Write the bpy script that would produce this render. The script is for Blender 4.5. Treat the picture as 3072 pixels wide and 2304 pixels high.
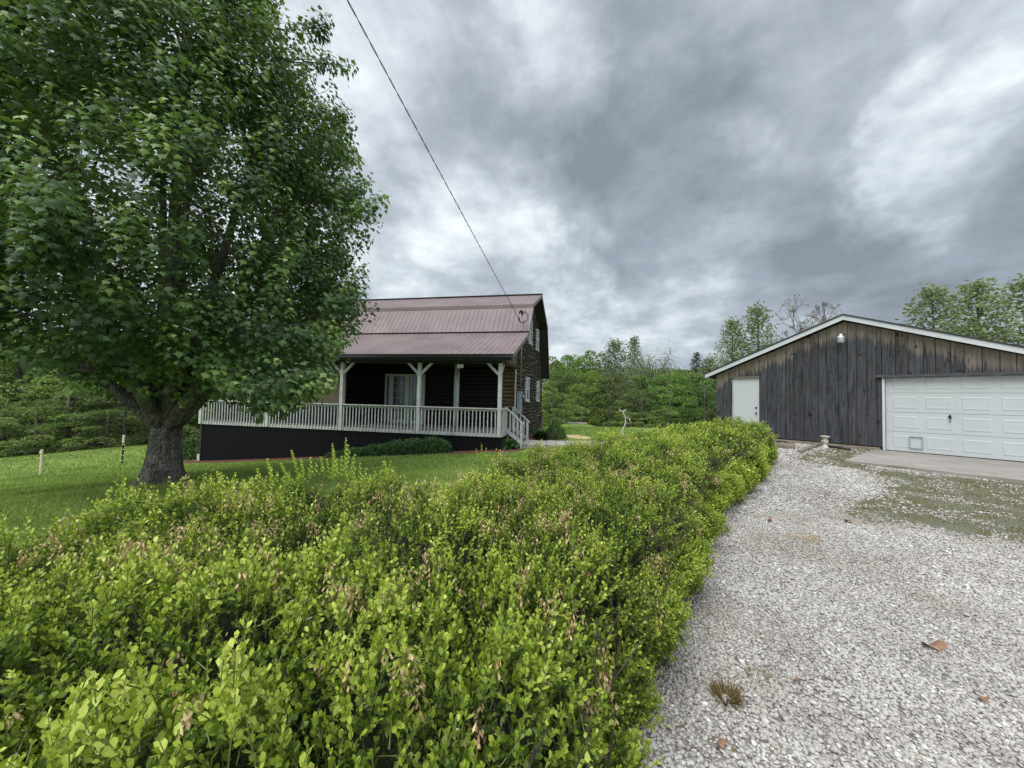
import bpy, bmesh, math, random
import numpy as np
from mathutils import Vector, Matrix
random.seed(7); rng = np.random.default_rng(7)
PI = math.pi
for o in list(bpy.data.objects): bpy.data.objects.remove(o)
SC = bpy.context.scene; COL = SC.collection

# ------------------------------------------------------------------ camera geometry
CZ = 1.5; FPX = 1154.0
PITCH = math.atan(45/1154.0); ROLL = 0.024
cam_d = bpy.data.cameras.new('camera'); cam = bpy.data.objects.new('camera', cam_d); COL.objects.link(cam)
cam_d.sensor_width = 36; cam_d.lens = FPX/3072*36; cam_d.clip_end = 3000; cam_d.clip_start = 0.02
cam.matrix_world = Matrix.Translation((0, 0, CZ)) @ Matrix.Rotation(PI/2+PITCH, 4, 'X') @ Matrix.Rotation(ROLL, 4, 'Z')
SC.camera = cam
_CM = np.array((Matrix.Rotation(PI/2+PITCH, 3, 'X') @ Matrix.Rotation(ROLL, 3, 'Z')))
def ray(x, y):
    d = _CM @ np.array([(x-1536)/FPX, -(y-1152)/FPX, -1.0]); return d
def at(x, y, Y):           # world point on the photo ray at depth Y
    d = ray(x, y); k = Y/d[1]; return (d[0]*k, Y, CZ+d[2]*k)
def atz(x, y, zrel):       # world point on the ray at a height below the eye
    d = ray(x, y); k = zrel/d[2]; return (d[0]*k, d[1]*k, CZ+zrel)

# ------------------------------------------------------------------ terrain
_cp = np.array([(0,0,0),(.6,2,0),(3,3,.02),(6,2,.05),(8,6,.12),(5,8,.12),(8,13,.2),(11,10,.22),(13,7,.22),(14,16,.2),(2.6,4.9,.03),
 (-.5,14.8,-.47),(.6,15.4,-.46),(-7,16.2,-1.05),(-14.4,17.8,-1.69),(-7.5,8.4,-.47),(-2.5,3,-.12),(-5,2.5,-.25),(-21.6,17.6,-2.5),(-17.6,17.4,-1.85),
 (-3,12,-.5),(-10,12,-1.0),(2.5,18,-.44),(1.5,26,-.5),(5,30,-.5),(10,32,-.75),(-14,8,-1.1),(-15,3,-1.0),(-10,-5,-.6),(10,-10,0),
 (-32,24,-3.0),(-24.5,26,-2.2),(-40,36,-5.2),(-28,38,-4.5),(-10,40,-2.6),(0,44,-2.6),(15,50,-3.5),(30,40,-1.5),(40,0,.2),(0,-40,0),(-50,60,-7),(60,60,-3),
 (-60,0,-4),(0,100,-7),(100,100,-4),(-100,100,-9),(100,-60,0),(-100,-60,-4)], float)
def _phi(r): return np.where(r > 1e-9, r*r*np.log(r+1e-12), 0.0)
def _tps():
    n = len(_cp); A = np.zeros((n+3, n+3)); P = _cp[:, :2]/10
    r = np.linalg.norm(P[:, None]-P[None], axis=2); A[:n, :n] = _phi(r)+np.eye(n)*.002
    A[:n, n] = 1; A[:n, n+1:] = P; A[n, :n] = 1; A[n+1:, :n] = P.T
    return np.linalg.solve(A, np.r_[_cp[:, 2], 0, 0, 0])
_w = _tps()
def gh(x, y):
    x = np.atleast_1d(np.asarray(x, float)); y = np.atleast_1d(np.asarray(y, float))
    sh = x.shape; x = np.clip(x.ravel(), -110, 110)/10; y = np.clip(y.ravel(), -70, 110)/10
    out = np.empty(len(x)); P = _cp[:, :2]/10; n = len(_cp)
    for i in range(0, len(x), 20000):
        s = slice(i, i+20000); r = np.hypot(x[s][:, None]-P[None, :, 0], y[s][:, None]-P[None, :, 1])
        out[s] = _phi(r)@_w[:n]+_w[n]+_w[n+1]*x[s]+_w[n+2]*y[s]
    return out.reshape(sh)
def g1(x, y): return float(gh(x, y)[0])
def snoise(x, y, f=1.0, seed=0, octs=3):    # cheap smooth noise, about -1..1
    r = np.random.default_rng(seed); o = 0; a = 1; tot = 0
    for k in range(octs):
        for j in range(6):
            th = r.uniform(0, 2*PI); ph = r.uniform(0, 2*PI); ff = f*(2**k)*r.uniform(.7, 1.3)
            o = o + a*np.sin((x*np.cos(th)+y*np.sin(th))*ff*2*PI+ph)
        tot += a*2.4; a *= .5
    return o/tot

# ------------------------------------------------------------------ materials
def srgb(r, g, b): return tuple(((c/255)/12.92 if c/255 <= .04045 else ((c/255+.055)/1.055)**2.4) for c in (r, g, b))
class NT:
    def __init__(s, name):
        s.m = bpy.data.materials.new(name); s.m.use_nodes = True; s.t = s.m.node_tree; s.t.nodes.clear()
        s.out = s.n('ShaderNodeOutputMaterial')
    def n(s, typ, ins=None, **kw):
        nd = s.t.nodes.new(typ)
        for k, v in kw.items(): setattr(nd, k, v)
        for k, v in (ins or {}).items():
            if hasattr(v, 'outputs'): v = v.outputs[0]
            if isinstance(v, bpy.types.NodeSocket): s.t.links.new(v, nd.inputs[k])
            else:
                if isinstance(v, (tuple, list)) and len(v) == 3 and nd.inputs[k].type == 'RGBA': v = (*v, 1)
                nd.inputs[k].default_value = v
        return nd
    def math(s, op, a, b=0.0, c=None, clamp=False):
        ins = {0: a, 1: b}
        if c is not None: ins[2] = c
        return s.n('ShaderNodeMath', ins, operation=op, use_clamp=clamp)
    def coord(s, kind='Object'): return s.n('ShaderNodeTexCoord').outputs[kind]
    def mapping(s, v, scale=(1, 1, 1), rot=(0, 0, 0)): return s.n('ShaderNodeMapping', {'Vector': v, 'Scale': scale, 'Rotation': rot})
    def noise(s, v, sc, det=4, rough=.55, dist=0): return s.n('ShaderNodeTexNoise', {'Vector': v, 'Scale': sc, 'Detail': det, 'Roughness': rough, 'Distortion': dist}).outputs['Fac']
    def ramp(s, f, stops, interp='LINEAR'):
        nd = s.n('ShaderNodeValToRGB', {'Fac': f}); cr = nd.color_ramp; cr.interpolation = interp
        while len(cr.elements) < len(stops): cr.elements.new(.5)
        for e, (p, c) in zip(cr.elements, stops):
            e.position = p; e.color = (*c, 1) if not isinstance(c, (int, float)) else (c, c, c, 1)
        return nd.outputs[0]
    def mix(s, f, a, b, mode='MIX'):
        nd = s.n('ShaderNodeMix', data_type='RGBA', blend_type=mode)
        for i, v in ((0, f), (6, a), (7, b)):
            if hasattr(v, 'outputs'): v = v.outputs[0]
            if isinstance(v, bpy.types.NodeSocket): s.t.links.new(v, nd.inputs[i])
            else: nd.inputs[i].default_value = (*v, 1) if isinstance(v, (tuple, list)) else v
        return nd.outputs[2]
    def attr(s, name): return s.n('ShaderNodeAttribute', attribute_name=name).outputs['Fac']
    def bump(s, h, st=.3, d=.01, nrm=None):
        ins = {'Height': h, 'Strength': st, 'Distance': d}
        if nrm is not None: ins['Normal'] = nrm
        return s.n('ShaderNodeBump', ins).outputs[0]
    def pbr(s, col, rough=.6, nrm=None, metal=0.0, spec=.5, sub=None):
        ins = {'Base Color': col, 'Roughness': rough, 'Metallic': metal, 'Specular IOR Level': spec}
        if nrm is not None: ins['Normal'] = nrm
        b = s.n('ShaderNodeBsdfPrincipled', ins)
        s.t.links.new(b.outputs[0], s.out.inputs[0]); return b
M = {}
def simple(name, col, rough=.6, var=.25, sc=6.0, bump=.15, metal=0., spec=.5, stretch=(1, 1, 1), dirt=None):
    t = NT(name); v = t.mapping(t.coord(), stretch).outputs[0]
    n1 = t.noise(v, sc, 5); n2 = t.noise(v, sc*9, 4)
    c = t.mix(t.ramp(n1, [(.3, 0.), (.7, 1.)]), tuple(x*(1-var) for x in col), tuple(min(1, x*(1+var)) for x in col))
    if dirt: c = t.mix(t.ramp(t.noise(v, sc*.6, 6, .7), [(.55, 0.), (.72, dirt[1])]), c, dirt[0])
    t.pbr(c, rough, t.bump(n2, bump, .01) if bump else None, metal, spec); M[name] = t.m; return t.m
simple('painted_rail', srgb(182, 186, 181), .7, .14, 5, .2, dirt=(srgb(126, 126, 114), .7))
simple('white_trim', (.60, .63, .64), .5, .06, 3, .05, dirt=(srgb(165, 168, 160), .5))
simple('dark_trim', (.022, .020, .020), .5, .3, 4, .1)
simple('gutter_dark', (.020, .018, .018), .3, .2, 4, .05)
simple('soffit', (.03, .026, .022), .8, .3, 3, .1)
simple('tan_siding', (.125, .11, .072), .75, .18, 2.0, .15, stretch=(4, 4, .4))
simple('deck_boards', srgb(120, 118, 112), .85, .3, 6, .3, dirt=(srgb(80, 76, 66), .7))
simple('lattice_black', (.010, .011, .013), .55, .2, 5, .05)
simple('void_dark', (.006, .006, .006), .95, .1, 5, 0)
simple('steel', (.30, .31, .32), .42, .12, 3, .05, metal=.7)
simple('grey_enamel', srgb(150, 158, 162), .45, .08, 3, .03)
simple('cable_black', (.02, .02, .02), .6, .2, 9, .1)
simple('concrete', srgb(146, 139, 130), .9, .18, 1.6, .35, dirt=(srgb(100, 94, 84), .8))
simple('stone_path', srgb(158, 154, 142), .9, .2, 2.5, .35, dirt=(srgb(96, 90, 78), .8))
simple('timber_old', srgb(128, 118, 102), .9, .25, 5, .4, dirt=(srgb(70, 62, 52), .8))
simple('cast_stone', srgb(200, 192, 176), .85, .2, 14, .5, dirt=(srgb(104, 84, 58), .8))
simple('dark_stone', (.035, .035, .04), .8, .35, 14, .5)
simple('mulch', srgb(98, 52, 44), .95, .4, 22, .9)
simple('dead_leaf_brown', srgb(140, 108, 84), .8, .3, 20, .3)
simple('green_stem', (.14, .17, .045), .7, .3, 20, .1)
simple('bleached_wood', srgb(200, 196, 182), .85, .15, 12, .3)
simple('shingle', (.045, .043, .043), .9, .3, 10, .4)
simple('fence_white', srgb(212, 206, 176), .6, .1, 6, .05)
simple('fence_black', (.02, .02, .02), .6, .1, 6, .05)
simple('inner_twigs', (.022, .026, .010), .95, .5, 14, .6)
simple('twig', (.055, .038, .028), .9, .3, 20, .4)
simple('sand_dirt', srgb(196, 172, 130), .95, .2, 6, .4)
simple('frame_dull', srgb(150, 156, 150), .6, .08, 4, .05)
simple('wicker_dark', (.03, .025, .025), .7, .2, 10, .1)

t = NT('glass_dark'); n = t.noise(t.coord(), 1.4, 3); t.pbr(t.mix(n, (.01, .012, .012), (.04, .05, .05)), .06, None, 0, .8); M['glass_dark'] = t.m
t = NT('curtain_glass'); v = t.coord(); n = t.noise(t.mapping(v, (14, 14, 1)).outputs[0], 2.5, 3); t.pbr(t.mix(n, (.03, .05, .045), (.18, .23, .2)), .12, None, 0, .6); M['curtain_glass'] = t.m
t = NT('led_panel'); t.pbr((.7, .72, .7), .25); M['led_panel'] = t.m

# metal roofing
t = NT('roof_metal'); v = t.coord(); n = t.noise(v, .8, 5); n2 = t.noise(t.mapping(v, (3, .5, 1)).outputs[0], 2, 4)
c = t.mix(t.ramp(n, [(.35, 0.), (.7, 1.)]), srgb(106, 88, 86), srgb(125, 108, 105)); c = t.mix(t.ramp(n2, [(.5, 0.), (.75, .35)]), c, srgb(140, 128, 124))
t.pbr(c, t.ramp(n2, [(.2, .42), (.8, .58)]), t.bump(n2, .08, .01), 0, .6); M['roof_metal'] = t.m

# log wall: object coordinates, x along the wall
def logmat(name, base=1.0):
    t = NT(name); v = t.coord(); st = t.mapping(v, (.3, .3, 5)).outputs[0]; st2 = t.mapping(v, (.16, .16, 6)).outputs[0]
    n1 = t.noise(st, 1.6, 6, .65, .6); n2 = t.noise(st2, 2.6, 7, .7, .8); n3 = t.noise(v, .7, 3)
    c = t.mix(t.ramp(n1, [(.3, 0.), (.65, 1.)]), (.008, .007, .007), (.040, .032, .028))
    c = t.mix(t.ramp(n2, [(.55, 0.), (.63, 1.)]), c, tuple(x*base for x in srgb(98, 80, 68)))
    red = t.math('MULTIPLY', t.ramp(t.noise(st, 3.1, 5, .6, .5), [(.52, 0.), (.6, 1.)]), t.ramp(n3, [(.45, 0.), (.6, 1.)]))
    c = t.mix(red, c, srgb(78, 48, 38))
    c = t.mix(t.ramp(t.noise(st2, 4.7, 6, .7, 1), [(.58, 0.), (.62, 1.)]), c, tuple(x*base for x in srgb(180, 168, 156)))
    t.pbr(c, .85, t.bump(n2, .6, .03), 0, .3); M[name] = t.m
logmat('weathered_log'); 
simple('tan_log', srgb(118, 94, 78), .85, .4, 3, .5, stretch=(1, 1, 9), dirt=(srgb(36, 24, 20), .95))  # the logs' own tan, as seen where light enters at the porch corner
simple('shaded_log', (.007, .005, .005), .85, .5, 2, .5, stretch=(1, 1, 7), dirt=(srgb(44, 24, 22), .6))  # same logs under the porch roof, with the shade put into the colour

# garage boards: grey weathering with tan wood where the eaves sheltered it
t = NT('weathered_boards'); v = t.coord(); tone = t.attr('tone'); und = t.attr('under')
comb = t.n('ShaderNodeCombineXYZ', {2: t.math('MULTIPLY', tone, 37)})
vv = t.n('ShaderNodeVectorMath', {0: v, 1: comb}, operation='ADD').outputs[0]
st = t.mapping(vv, (9, 9, .8)).outputs[0]; st2 = t.mapping(vv, (40, 40, 1.6)).outputs[0]
g = t.noise(st, 1.5, 6, .6, .4); fine = t.noise(st2, 1.4, 6, .65, .3); kn = t.noise(t.mapping(vv, (3.5, 3.5, 2.2)).outputs[0], 2.1, 3, .5, 1.0)
c = t.mix(t.ramp(g, [(.3, 0.), (.72, 1.)]), srgb(33, 34, 38), srgb(88, 89, 92))
c = t.mix(t.ramp(fine, [(.45, 0.), (.75, .5)]), c, srgb(116, 119, 122))
c = t.mix(t.ramp(fine, [(.25, .6), (.42, 0.)]), c, srgb(24, 25, 28))
c = t.mix(t.ramp(tone, [(0., .25), (1., 0.)]), c, srgb(30, 32, 38))
c = t.mix(t.math('MULTIPLY', t.ramp(t.noise(vv, .9, 3), [(.5, 0.), (.75, .5)]), 1.), c, srgb(70, 62, 54))
lim = t.math('ADD', t.math('MULTIPLY', t.noise(t.mapping(vv, (7, 7, .35)).outputs[0], 1.6, 6, .75), 1.25), t.math('MULTIPLY', tone, .22))
edge = t.math('SUBTRACT', t.math('SUBTRACT', lim, .38), und)
f = t.ramp(t.math('MULTIPLY_ADD', edge, 1.5, .5), [(.22, 0.), (.5, .6), (.9, 1.)])
tan = t.mix(t.ramp(g, [(.3, 0.), (.7, 1.)]), srgb(126, 114, 102), srgb(166, 152, 138))
c = t.mix(t.math('MULTIPLY', f, .95), c, tan)
c = t.mix(t.ramp(kn, [(.63, 0.), (.69, .8)]), c, srgb(24, 22, 24))
t.pbr(c, .9, t.bump(fine, .5, .01), 0, .25); M['weathered_boards'] = t.m

# foliage
def leafmat(name, stops, rough=.42, trans=.3, nsc=1.2, spec=.4, orand=0.):
    t = NT(name); a = t.attr('tone'); n = t.noise(t.coord(), nsc, 3)
    f = t.math('ADD', a, t.math('MULTIPLY', t.math('SUBTRACT', n, .5), .35), clamp=True)
    c = t.ramp(f, stops)
    if orand:
        oi = t.n('ShaderNodeObjectInfo').outputs['Random']; wn = t.n('ShaderNodeTexWhiteNoise', {'W': oi}, noise_dimensions='1D').outputs[0]
        c = t.n('ShaderNodeHueSaturation', {'Hue': t.math('MULTIPLY_ADD', oi, .045*orand, .5-.018*orand), 'Saturation': t.math('MULTIPLY_ADD', wn, .25*orand, 1-.18*orand), 'Value': t.math('MULTIPLY_ADD', wn, .7*orand, 1-.3*orand), 'Color': c}).outputs[0]
    b = t.n('ShaderNodeBsdfPrincipled', {'Base Color': c, 'Roughness': rough, 'Specular IOR Level': spec})
    tr = t.n('ShaderNodeBsdfTranslucent', {'Color': t.mix(.5, c, (.22, .34, .03))})
    mx = t.n('ShaderNodeMixShader', {0: trans, 1: b.outputs[0], 2: tr.outputs[0]})
    t.t.links.new(mx.outputs[0], t.out.inputs[0]); M[name] = t.m
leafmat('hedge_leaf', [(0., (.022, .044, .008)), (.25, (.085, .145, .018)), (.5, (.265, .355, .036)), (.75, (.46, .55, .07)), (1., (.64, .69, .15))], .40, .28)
leafmat('hedge_dead_leaf', [(0., srgb(124, 94, 66)), (.45, srgb(180, 148, 104)), (1., srgb(226, 202, 156))], .7, .15)
leafmat('maple_leaf', [(0., (.026, .058, .020)), (.35, (.070, .13, .040)), (.65, (.15, .24, .065)), (1., (.34, .45, .13))], .42, .30, .8, .35)
leafmat('wood_leaf', [(0., (.055, .095, .026)), (.35, (.130, .190, .048)), (.7, (.24, .31, .085)), (1., (.35, .41, .14))], .7, .3, .12, .3, 1.)
leafmat('pale_leaf', [(0., (.13, .17, .085)), (.5, (.24, .29, .15)), (1., (.36, .40, .25))], .7, .3, .12, .3, .7)
leafmat('shrub_leaf', [(0., (.014, .045, .014)), (.5, (.04, .10, .028)), (1., (.10, .19, .05))], .45, .2)
leafmat('bud', [(0., srgb(96, 84, 78)), (1., srgb(150, 136, 124))], .8, .1)
leafmat('grass_blade', [(0., (.11, .16, .035)), (.4, (.21, .31, .06)), (.75, (.32, .42, .09)), (1., (.46, .47, .19))], .6, .25, .5)
leafmat('weed_blade', [(0., srgb(108, 94, 70)), (.45, srgb(130, 120, 80)), (.8, srgb(134, 134, 88)), (1., srgb(156, 146, 116))], .8, .15, .5)
leafmat('litter', [(0., srgb(70, 54, 40)), (.5, srgb(122, 94, 70)), (1., srgb(170, 140, 106))], .85, .1, .5)
leafmat('dry_blade', [(0., srgb(96, 78, 50)), (.5, srgb(148, 126, 76)), (1., srgb(206, 176, 128))], .8, .2, .5)
# bark
t = NT('bark'); v = t.coord(); vo = t.n('ShaderNodeTexVoronoi', {'Vector': t.mapping(v, (1, 1, .5)).outputs[0], 'Scale': 22.0}, feature='DISTANCE_TO_EDGE').outputs[0]
n1 = t.noise(t.mapping(v, (1, 1, .45)).outputs[0], 13, 6, .7, .7); n2 = t.noise(v, 2.2, 3)
c = t.mix(t.ramp(n1, [(.34, 0.), (.58, 1.)]), (.045, .041, .037), srgb(150, 146, 138))
c = t.mix(t.ramp(vo, [(0., .8), (.12, 0.)]), c, (.012, .01, .01)); c = t.mix(t.ramp(n2, [(.45, 0.), (.65, .45)]), c, srgb(58, 60, 46))
t.pbr(c, .92, t.bump(t.math('ADD', n1, t.math('MULTIPLY', vo, 1.2)), .9, .05), 0, .2); M['bark'] = t.m
simple('far_bark', srgb(86, 80, 72), .9, .3, 3, .2)

# lawn ground
t = NT('lawn'); v = t.coord(); n1 = t.noise(v, .35, 4, .6); n2 = t.noise(v, 14, 6, .7); n3 = t.noise(v, 60, 3, .7)
w = t.n('ShaderNodeTexWave', {'Vector': t.mapping(v, (1, 1, 1), (0, 0, math.radians(-68))).outputs[0], 'Scale': .26, 'Distortion': 2.2, 'Detail': 2.0, 'Detail Scale': .6}).outputs['Fac']
c = t.mix(t.ramp(n2, [(.3, 0.), (.7, 1.)]), (.11, .17, .035), (.24, .34, .065)); c = t.mix(t.math('MULTIPLY', t.ramp(w, [(.3, 0.), (.7, 1.)]), .5), c, (.25, .32, .07))
c = t.mix(t.ramp(n1, [(.5, 0.), (.72, .6)]), c, (.13, .15, .05)); c = t.mix(t.ramp(n3, [(.6, 0.), (.8, .6)]), c, (.03, .05, .012))
t.pbr(c, .9, t.bump(t.math('ADD', n2, n3), .8, .05), 0, .15); M['lawn'] = t.m

# gravel base sheet
t = NT('gravel_sheet'); v = t.coord()
def vor(sc):
    wv = t.n('ShaderNodeVectorMath', {0: v, 1: t.n('ShaderNodeVectorMath', {0: t.n('ShaderNodeTexNoise', {'Vector': v, 'Scale': sc*.5}).outputs['Color'], 'Scale': .6/sc}, operation='SCALE').outputs[0]}, operation='ADD').outputs[0]
    a = t.n('ShaderNodeTexVoronoi', {'Vector': wv, 'Scale': sc}, feature='F1'); b = t.n('ShaderNodeTexVoronoi', {'Vector': wv, 'Scale': sc}, feature='DISTANCE_TO_EDGE')
    return a.outputs['Color'], b.outputs[0]
col, ed = vor(26.0)
sep = t.n('ShaderNodeSeparateColor', {0: col})
c = t.ramp(sep.outputs[0], [(0., srgb(120, 114, 108)), (.35, srgb(165, 158, 150)), (.7, srgb(200, 194, 184)), (1., srgb(228, 226, 218))])
c = t.mix(t.ramp(sep.outputs[1], [(.75, 0.), (1., .5)]), c, srgb(150, 120, 100))
c = t.mix(t.ramp(ed, [(0., .8), (.12, 0.)]), c, srgb(134, 128, 118))
c = t.mix(t.ramp(t.noise(v, .7, 4), [(.45, 0.), (.75, .35)]), c, srgb(120, 112, 92))
gr = t.attr('grassy'); nn = t.math('ADD', t.math('MULTIPLY', t.noise(v, 14.0, 6, .8), .55), t.math('MULTIPLY', t.noise(v, 1.6, 4, .6), .5))
m_ = t.ramp(t.math('SUBTRACT', t.math('ADD', gr, t.math('MULTIPLY', nn, .9)), .52), [(.42, 0.), (.58, 1.)])
gc = t.mix(t.ramp(t.noise(v, 24, 5, .7), [(.35, 0.), (.65, 1.)]), srgb(102, 92, 74), srgb(124, 118, 84))
gc = t.mix(t.ramp(t.noise(v, 2.2, 3), [(.45, 0.), (.65, .9)]), gc, srgb(120, 124, 104))
c = t.mix(m_, c, gc)
t.pbr(c, .85, t.bump(t.ramp(ed, [(0., 0.), (.35, 1.)]), .8, .03), 0, .3); M['gravel_sheet'] = t.m
# loose stones
t = NT('gravel_stone'); a = t.attr('tone'); n = t.noise(t.coord(), 40, 4)
c = t.ramp(a, [(0., srgb(142, 137, 132)), (.2, srgb(170, 165, 159)), (.5, srgb(186, 181, 174)), (.8, srgb(202, 198, 191)), (.9, srgb(182, 168, 153)), (1., srgb(226, 224, 218))])
c = t.mix(t.ramp(n, [(.4, 0.), (.7, .35)]), c, srgb(120, 112, 104)); c = t.mix(t.ramp(t.noise(t.coord(), 1.1, 5, .65), [(.45, 0.), (.75, .6)]), c, srgb(128, 114, 98)); t.pbr(c, .75, t.bump(n, .3, .004), 0, .35); M['gravel_stone'] = t.m
simple('garage_paint', (.53, .56, .565), .45, .03, 1.2, .03, dirt=(srgb(176, 178, 172), .35))

# ------------------------------------------------------------------ object helpers
def tag(o, label=None, cat=None, group=None, kind=None):
    for k, v_ in (('label', label), ('category', cat), ('group', group), ('kind', kind)):
        if v_: o[k] = v_
    return o
def empty(name, loc, rz=0, **kw):
    o = bpy.data.objects.new(name, None); COL.objects.link(o); o.location = loc; o.rotation_euler = (0, 0, rz); o.empty_display_size = .3
    return tag(o, **kw)
def link(me, name, mat, parent=None):
    o = bpy.data.objects.new(name, me); COL.objects.link(o)
    if mat: me.materials.append(M[mat])
    if parent: o.parent = parent
    return o
class MB:
    def __init__(s, off=(0, 0, 0)): s.v = []; s.f = []; s.off = off; s.a = {}
    def add(s, vs, fs):
        b = len(s.v); s.v += [tuple(p) for p in vs]; s.f += [tuple(i+b for i in f) for f in fs]; return s
    def box(s, x0, y0, z0, x1, y1, z1):
        return s.add([(x0, y0, z0), (x1, y0, z0), (x1, y1, z0), (x0, y1, z0), (x0, y0, z1), (x1, y0, z1), (x1, y1, z1), (x0, y1, z1)],
                     [(0, 3, 2, 1), (4, 5, 6, 7), (0, 1, 5, 4), (1, 2, 6, 5), (2, 3, 7, 6), (3, 0, 4, 7)])
    def bar(s, p, q, w, h, up=(0, 0, 1)):
        p = Vector(p); q = Vector(q); d = (q-p).normalized(); u = Vector(up)
        sd = d.cross(u)
        if sd.length < 1e-4: sd = d.cross(Vector((0, 1, 0)))
        sd.normalize(); u = sd.cross(d).normalized(); vs = []
        for c in (p, q):
            for a, b in ((-1, -1), (1, -1), (1, 1), (-1, 1)): vs.append(c+sd*a*w/2+u*b*h/2)
        return s.add(vs, [(0, 1, 2, 3), (7, 6, 5, 4), (0, 4, 5, 1), (1, 5, 6, 2), (2, 6, 7, 3), (3, 7, 4, 0)])
    def tube(s, pts, rad, n=8, cap=True):
        pts = [Vector(p) for p in pts]
        if isinstance(rad, (int, float)): rad = [rad]*len(pts)
        vs = []; fs = []; ref = Vector((.31, .27, .91))
        for i, p in enumerate(pts):
            d = (pts[min(i+1, len(pts)-1)]-pts[max(i-1, 0)]).normalized()
            a = d.cross(ref if abs(d.dot(ref)) < .95 else Vector((1, 0, 0))).normalized(); b = d.cross(a)
            for k in range(n):
                t_ = 2*PI*k/n; vs.append(p+(a*math.cos(t_)+b*math.sin(t_))*rad[i])
        for i in range(len(pts)-1):
            for k in range(n):
                fs.append((i*n+k, i*n+(k+1) % n, (i+1)*n+(k+1) % n, (i+1)*n+k))
        if cap: fs += [tuple(reversed(range(n))), tuple((len(pts)-1)*n+k for k in range(n))]
        return s.add(vs, fs)
    def lathe(s, prof, c=(0, 0, 0), n=20):
        vs = []; fs = []
        for r, z in prof:
            for k in range(n): vs.append((c[0]+r*math.cos(2*PI*k/n), c[1]+r*math.sin(2*PI*k/n), c[2]+z))
        for i in range(len(prof)-1):
            for k in range(n): fs.append((i*n+k, i*n+(k+1) % n, (i+1)*n+(k+1) % n, (i+1)*n+k))
        fs += [tuple(reversed(range(n))), tuple((len(prof)-1)*n+k for k in range(n))]
        return s.add(vs, fs)
    def build(s, name, mat, parent=None, smooth=False, bevel=0, attrs=None, **kw):
        me = bpy.data.meshes.new(name); ox, oy, oz = s.off
        me.from_pydata([(x-ox, y-oy, z-oz) for x, y, z in s.v], [], s.f)
        bm = bmesh.new(); bm.from_mesh(me); bmesh.ops.recalc_face_normals(bm, faces=bm.faces)
        if bevel: bmesh.ops.bevel(bm, geom=[e for e in bm.edges], offset=bevel, segments=1, affect='EDGES', clamp_overlap=True)
        bm.to_mesh(me); bm.free()
        if attrs and not bevel:
            for k, arr in attrs.items():
                at_ = me.attributes.new(k, 'FLOAT', 'POINT'); at_.data.foreach_set('value', np.asarray(arr, np.float32))
        if smooth: me.polygons.foreach_set('use_smooth', [True]*len(me.polygons))
        o = link(me, name, mat, parent); return tag(o, **kw)
def meshnp(name, V, F, mat=None, parent=None, smooth=False, attrs=None, **kw):
    V = np.ascontiguousarray(V, np.float32); F = np.ascontiguousarray(F, np.int32); k = F.shape[1]
    me = bpy.data.meshes.new(name); me.vertices.add(len(V)); me.vertices.foreach_set('co', V.ravel())
    me.loops.add(F.size); me.loops.foreach_set('vertex_index', F.ravel()); me.polygons.add(len(F))
    me.polygons.foreach_set('loop_start', np.arange(0, F.size, k, dtype=np.int32)); me.polygons.foreach_set('loop_total', np.full(len(F), k, np.int32))
    if smooth: me.polygons.foreach_set('use_smooth', np.ones(len(F), bool))
    me.update(calc_edges=True)
    for n_, arr in (attrs or {}).items():
        a_ = me.attributes.new(n_, 'FLOAT', 'POINT'); a_.data.foreach_set('value', np.ascontiguousarray(arr, np.float32))
    return tag(link(me, name, mat, parent), **kw)
def norm(a): return a/(np.linalg.norm(a, axis=-1, keepdims=True)+1e-9)
class Scat:       # many copies of a little template baked into one mesh
    def __init__(s): s.V = []; s.F = []; s.T = []; s.n = 0
    def add(s, tv, tf, pos, ydir, up, scale, tone, wid=None):
        tv = np.asarray(tv, float); tf = np.asarray(tf); n = len(pos)
        if n == 0: return
        y = norm(ydir); x = norm(np.cross(y, up)); z = np.cross(x, y)
        sc = np.broadcast_to(np.asarray(scale, float), (n,))[:, None, None]; wd = 1 if wid is None else np.asarray(wid)[:, None, None]
        V = pos[:, None]+sc*(tv[None, :, 0:1]*x[:, None]*wd+tv[None, :, 1:2]*y[:, None]+tv[None, :, 2:3]*z[:, None])
        F = tf[None]+(np.arange(n)*len(tv))[:, None, None]+s.n
        s.V.append(V.reshape(-1, 3)); s.F.append(F.reshape(-1, tf.shape[1])); s.n += n*len(tv)
        s.T.append(np.repeat(np.broadcast_to(tone, (n,)), len(tv)))
    def build(s, name, mat, parent=None, smooth=False, off=(0, 0, 0), **kw):
        return meshnp(name, np.concatenate(s.V)-np.array(off), np.concatenate(s.F), mat, parent, smooth, {'tone': np.concatenate(s.T)}, **kw)
# leaf templates (x across, y along, z up)
BOX_V = [(0, 0, 0), (-.25, .32, .05), (.25, .32, .05), (-.33, .70, .09), (.33, .70, .09), (0, 1, .03), (0, .5, -.02)]
BOX_F = [(0, 6, 1), (0, 2, 6), (1, 6, 3), (2, 4, 6), (3, 6, 5), (6, 4, 5)]
DIA_V = [(0, 0, 0), (.32, .55, .05), (0, 1, 0), (-.32, .55, .05)]; DIA_F = [(0, 1, 2), (0, 2, 3)]
_mh = [(.10, -.02), (.34, -.06), (.27, .14), (.56, .36), (.33, .42), (.30, .55), (.14, .60)]
MAP_V = [(0, .38, .05)]+[(x, y, -.10*abs(x)-.1*max(0, y-.4)) for x, y in _mh]+[(0, 1.0, -.12)]+[(-x, y, -.10*abs(x)-.1*max(0, y-.4)) for x, y in reversed(_mh)]+[(0, .03, 0)]
MAP_F = [(0, i, i+1) for i in range(1, len(MAP_V)-1)]+[(0, len(MAP_V)-1, 1)]
BLD_V = [(-.5, 0, 0), (.5, 0, 0), (0, 1, .25)]; BLD_F = [(0, 1, 2)]
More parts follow.
